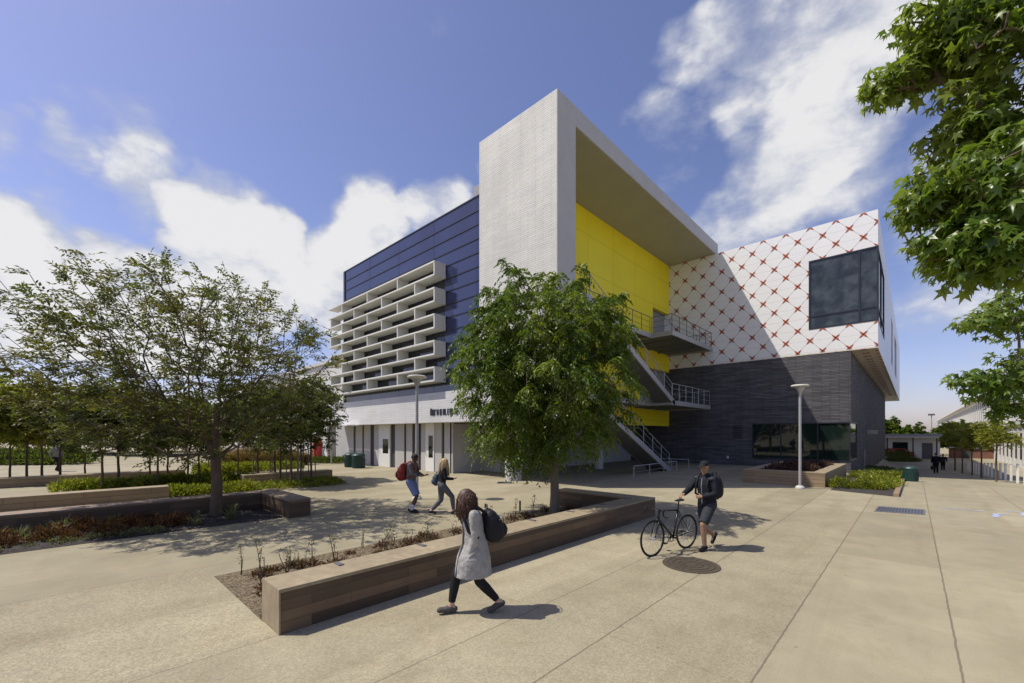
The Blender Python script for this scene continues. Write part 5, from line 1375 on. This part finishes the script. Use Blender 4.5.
# cloud banks: where in the sky (bearing and height), inner and outer reach, weight
CLOUDS = [(20,290,70,115,1.35),(130,300,70,115,1.35),(240,285,70,110,1.35),(340,272,45,85,1.1),(420,255,15,60,1.0),(-140,310,80,160,1.1),(-500,300,150,300,.9),(150,180,6,40,.55),(210,205,6,44,.7),(30,140,3,32,.55),(95,162,2,34,.55),
 (760,60,65,130,1.12),(705,60,20,75,.75),(860,50,75,145,1.12),(725,110,25,80,.85),(820,150,55,125,1.1),(745,195,35,95,.9),(650,185,8,70,.5),(700,240,35,75,.95),(790,225,25,75,.75),(890,190,25,85,.7),(960,320,30,110,.6),(1150,60,150,260,.8),(900,400,20,100,.62),(472,196,4,30,.5)]
# ------------------------------------------------------------------ sky, sun, camera
SD = Vector((.46,.44,-1.0)).normalized()                # direction the light travels
wd = bpy.data.worlds.new('World'); S.world = wd; wd.use_nodes = True
nt = wd.node_tree; nt.nodes.clear()
def N(t, **k):
    n = nt.nodes.new(t)
    for a, b in k.items(): setattr(n, a, b)
    return n
def setin(s, x):
    if hasattr(x,'links'): nt.links.new(x, s)
    else: s.default_value = x
def mt(op, a, b=None, c=None, clamp=False):
    n = N('ShaderNodeMath', operation=op, use_clamp=clamp); setin(n.inputs[0], a)
    if b is not None: setin(n.inputs[1], b)
    if c is not None: setin(n.inputs[2], c)
    return n.outputs[0]
def vm(op, a, b=None):
    n = N('ShaderNodeVectorMath', operation=op); setin(n.inputs[0], a)
    if b is not None: setin(n.inputs[1], b)
    return n
out = N('ShaderNodeOutputWorld'); bg = N('ShaderNodeBackground'); bg.inputs[1].default_value = SKY_STR; nt.links.new(bg.outputs[0], out.inputs[0])
sky = N('ShaderNodeTexSky', sky_type='NISHITA'); sky.sun_disc = False
sky.sun_elevation = math.asin(-SD.z); sky.sun_rotation = math.atan2(-SD.x, -SD.y); sky.air_density = 1.0; sky.dust_density = 1.0; sky.ozone_density = 2.2; sky.altitude = 0
tc = N('ShaderNodeTexCoord'); dirv = tc.outputs['Generated']
sep = N('ShaderNodeSeparateXYZ'); nt.links.new(dirv, sep.inputs[0])
den = mt('ADD', mt('MAXIMUM', sep.outputs[2], 0), .34)
cp = N('ShaderNodeCombineXYZ'); setin(cp.inputs[0], mt('MULTIPLY', sep.outputs[0], 1.35)); setin(cp.inputs[1], mt('MULTIPLY', sep.outputs[1], 1.35)); setin(cp.inputs[2], mt('MULTIPLY', sep.outputs[2], 2.1))
def noise(v, sc, det, ro, di=0):
    n = N('ShaderNodeTexNoise'); nt.links.new(v, n.inputs['Vector']); n.inputs['Scale'].default_value = sc; n.inputs['Detail'].default_value = det; n.inputs['Roughness'].default_value = ro; n.inputs['Distortion'].default_value = di
    return n.outputs[0]
n1 = noise(cp.outputs[0], 3.1, 10, .58, .1); n2 = noise(cp.outputs[0], 6.5, 7, .62, .2)
wc = N('ShaderNodeTexNoise'); nt.links.new(cp.outputs[0], wc.inputs['Vector']); wc.inputs['Scale'].default_value = 1.7; wc.inputs['Detail'].default_value = 5
off = vm('SCALE', vm('SUBTRACT', wc.outputs['Color'], (.5,.5,.5)).outputs[0]); off.inputs[3].default_value = .42
dirw = vm('NORMALIZE', vm('ADD', dirv, off.outputs[0]).outputs[0]).outputs[0]
mask = None
def skydir(u, v): return W((u-512)/F, 1.0, (HZ-v)/F).normalized()
for (u, v, rin, rout, wgt) in CLOUDS:
    d = skydir(u, v); rin = math.degrees(d.angle(skydir(u, v-rin))); rout = math.degrees(d.angle(skydir(u, v-rout)))
    dp = vm('DOT_PRODUCT', dirw, d).outputs['Value']
    mr_ = N('ShaderNodeMapRange', interpolation_type='SMOOTHSTEP'); setin(mr_.inputs[0], dp)
    mr_.inputs[1].default_value = math.cos(R(rout)); mr_.inputs[2].default_value = math.cos(R(rin)); mr_.inputs[3].default_value = 0; mr_.inputs[4].default_value = wgt
    mask = mr_.outputs[0] if mask is None else (mt('MAXIMUM', mask, mr_.outputs[0]) if wgt > 0 else mt('ADD', mask, mr_.outputs[0]))
dn = mt('ADD', mt('ADD', mask, mt('MULTIPLY', mt('SUBTRACT', n1, .5), 2.6)), mt('MULTIPLY', mt('SUBTRACT', n2, .5), .75))
mr_ = N('ShaderNodeMapRange', interpolation_type='SMOOTHSTEP'); setin(mr_.inputs[0], dn); mr_.inputs[1].default_value = .28; mr_.inputs[2].default_value = 1.12
cov = mr_.outputs[0]
shade = N('ShaderNodeMapRange', interpolation_type='SMOOTHSTEP'); setin(shade.inputs[0], mt('ADD', dn, mt('MULTIPLY', mt('SUBTRACT', n2, .5), 1.6))); shade.inputs[1].default_value = .55; shade.inputs[2].default_value = 1.35
def mixc(f, a, b, bt='MIX'):
    n = N('ShaderNodeMix', data_type='RGBA', blend_type=bt); setin(n.inputs[0], f)
    for i, x in ((6,a),(7,b)):
        if hasattr(x,'links'): nt.links.new(x, n.inputs[i])
        else: n.inputs[i].default_value = (*x,1)
    return n.outputs[2]
ccol = mixc(shade.outputs[0], CLOUD_DARK, CLOUD_LIGHT)
skyc = mixc(1.0, sky.outputs[0], SKY_TINT, 'MULTIPLY')
fin = mixc(mt('MULTIPLY', cov, .95), skyc, ccol)
nt.links.new(fin, bg.inputs[0])
sun = bpy.data.lights.new('sun','SUN'); sun.energy = SUN_E; sun.angle = R(.53); sun.color = (1.0,.95,.86)
so = bpy.data.objects.new('sun', sun); link(so); so.rotation_euler = SD.to_track_quat('-Z','Y').to_euler(); so.location = (-20,-20,40)
cam = bpy.data.cameras.new('camera'); co = bpy.data.objects.new('camera', cam); link(co)
co.location = (0,0,CH); co.rotation_euler = (R(90),0,R(43.34)); cam.sensor_width = 36; cam.lens = 36*F/1024; cam.shift_y = (HZ-341.5)/1024; cam.clip_end = 6000; cam.clip_start = .05
S.camera = co
vs_ = S.view_settings; vs_.view_transform = 'Standard'; vs_.look = 'None'; vs_.gamma = 1; vs_.exposure = EXPO; vs_.use_curve_mapping = False
S.render.engine = 'CYCLES'; S.cycles.max_bounces = 6; S.cycles.diffuse_bounces = 4; S.cycles.glossy_bounces = 3; S.cycles.transparent_max_bounces = 4
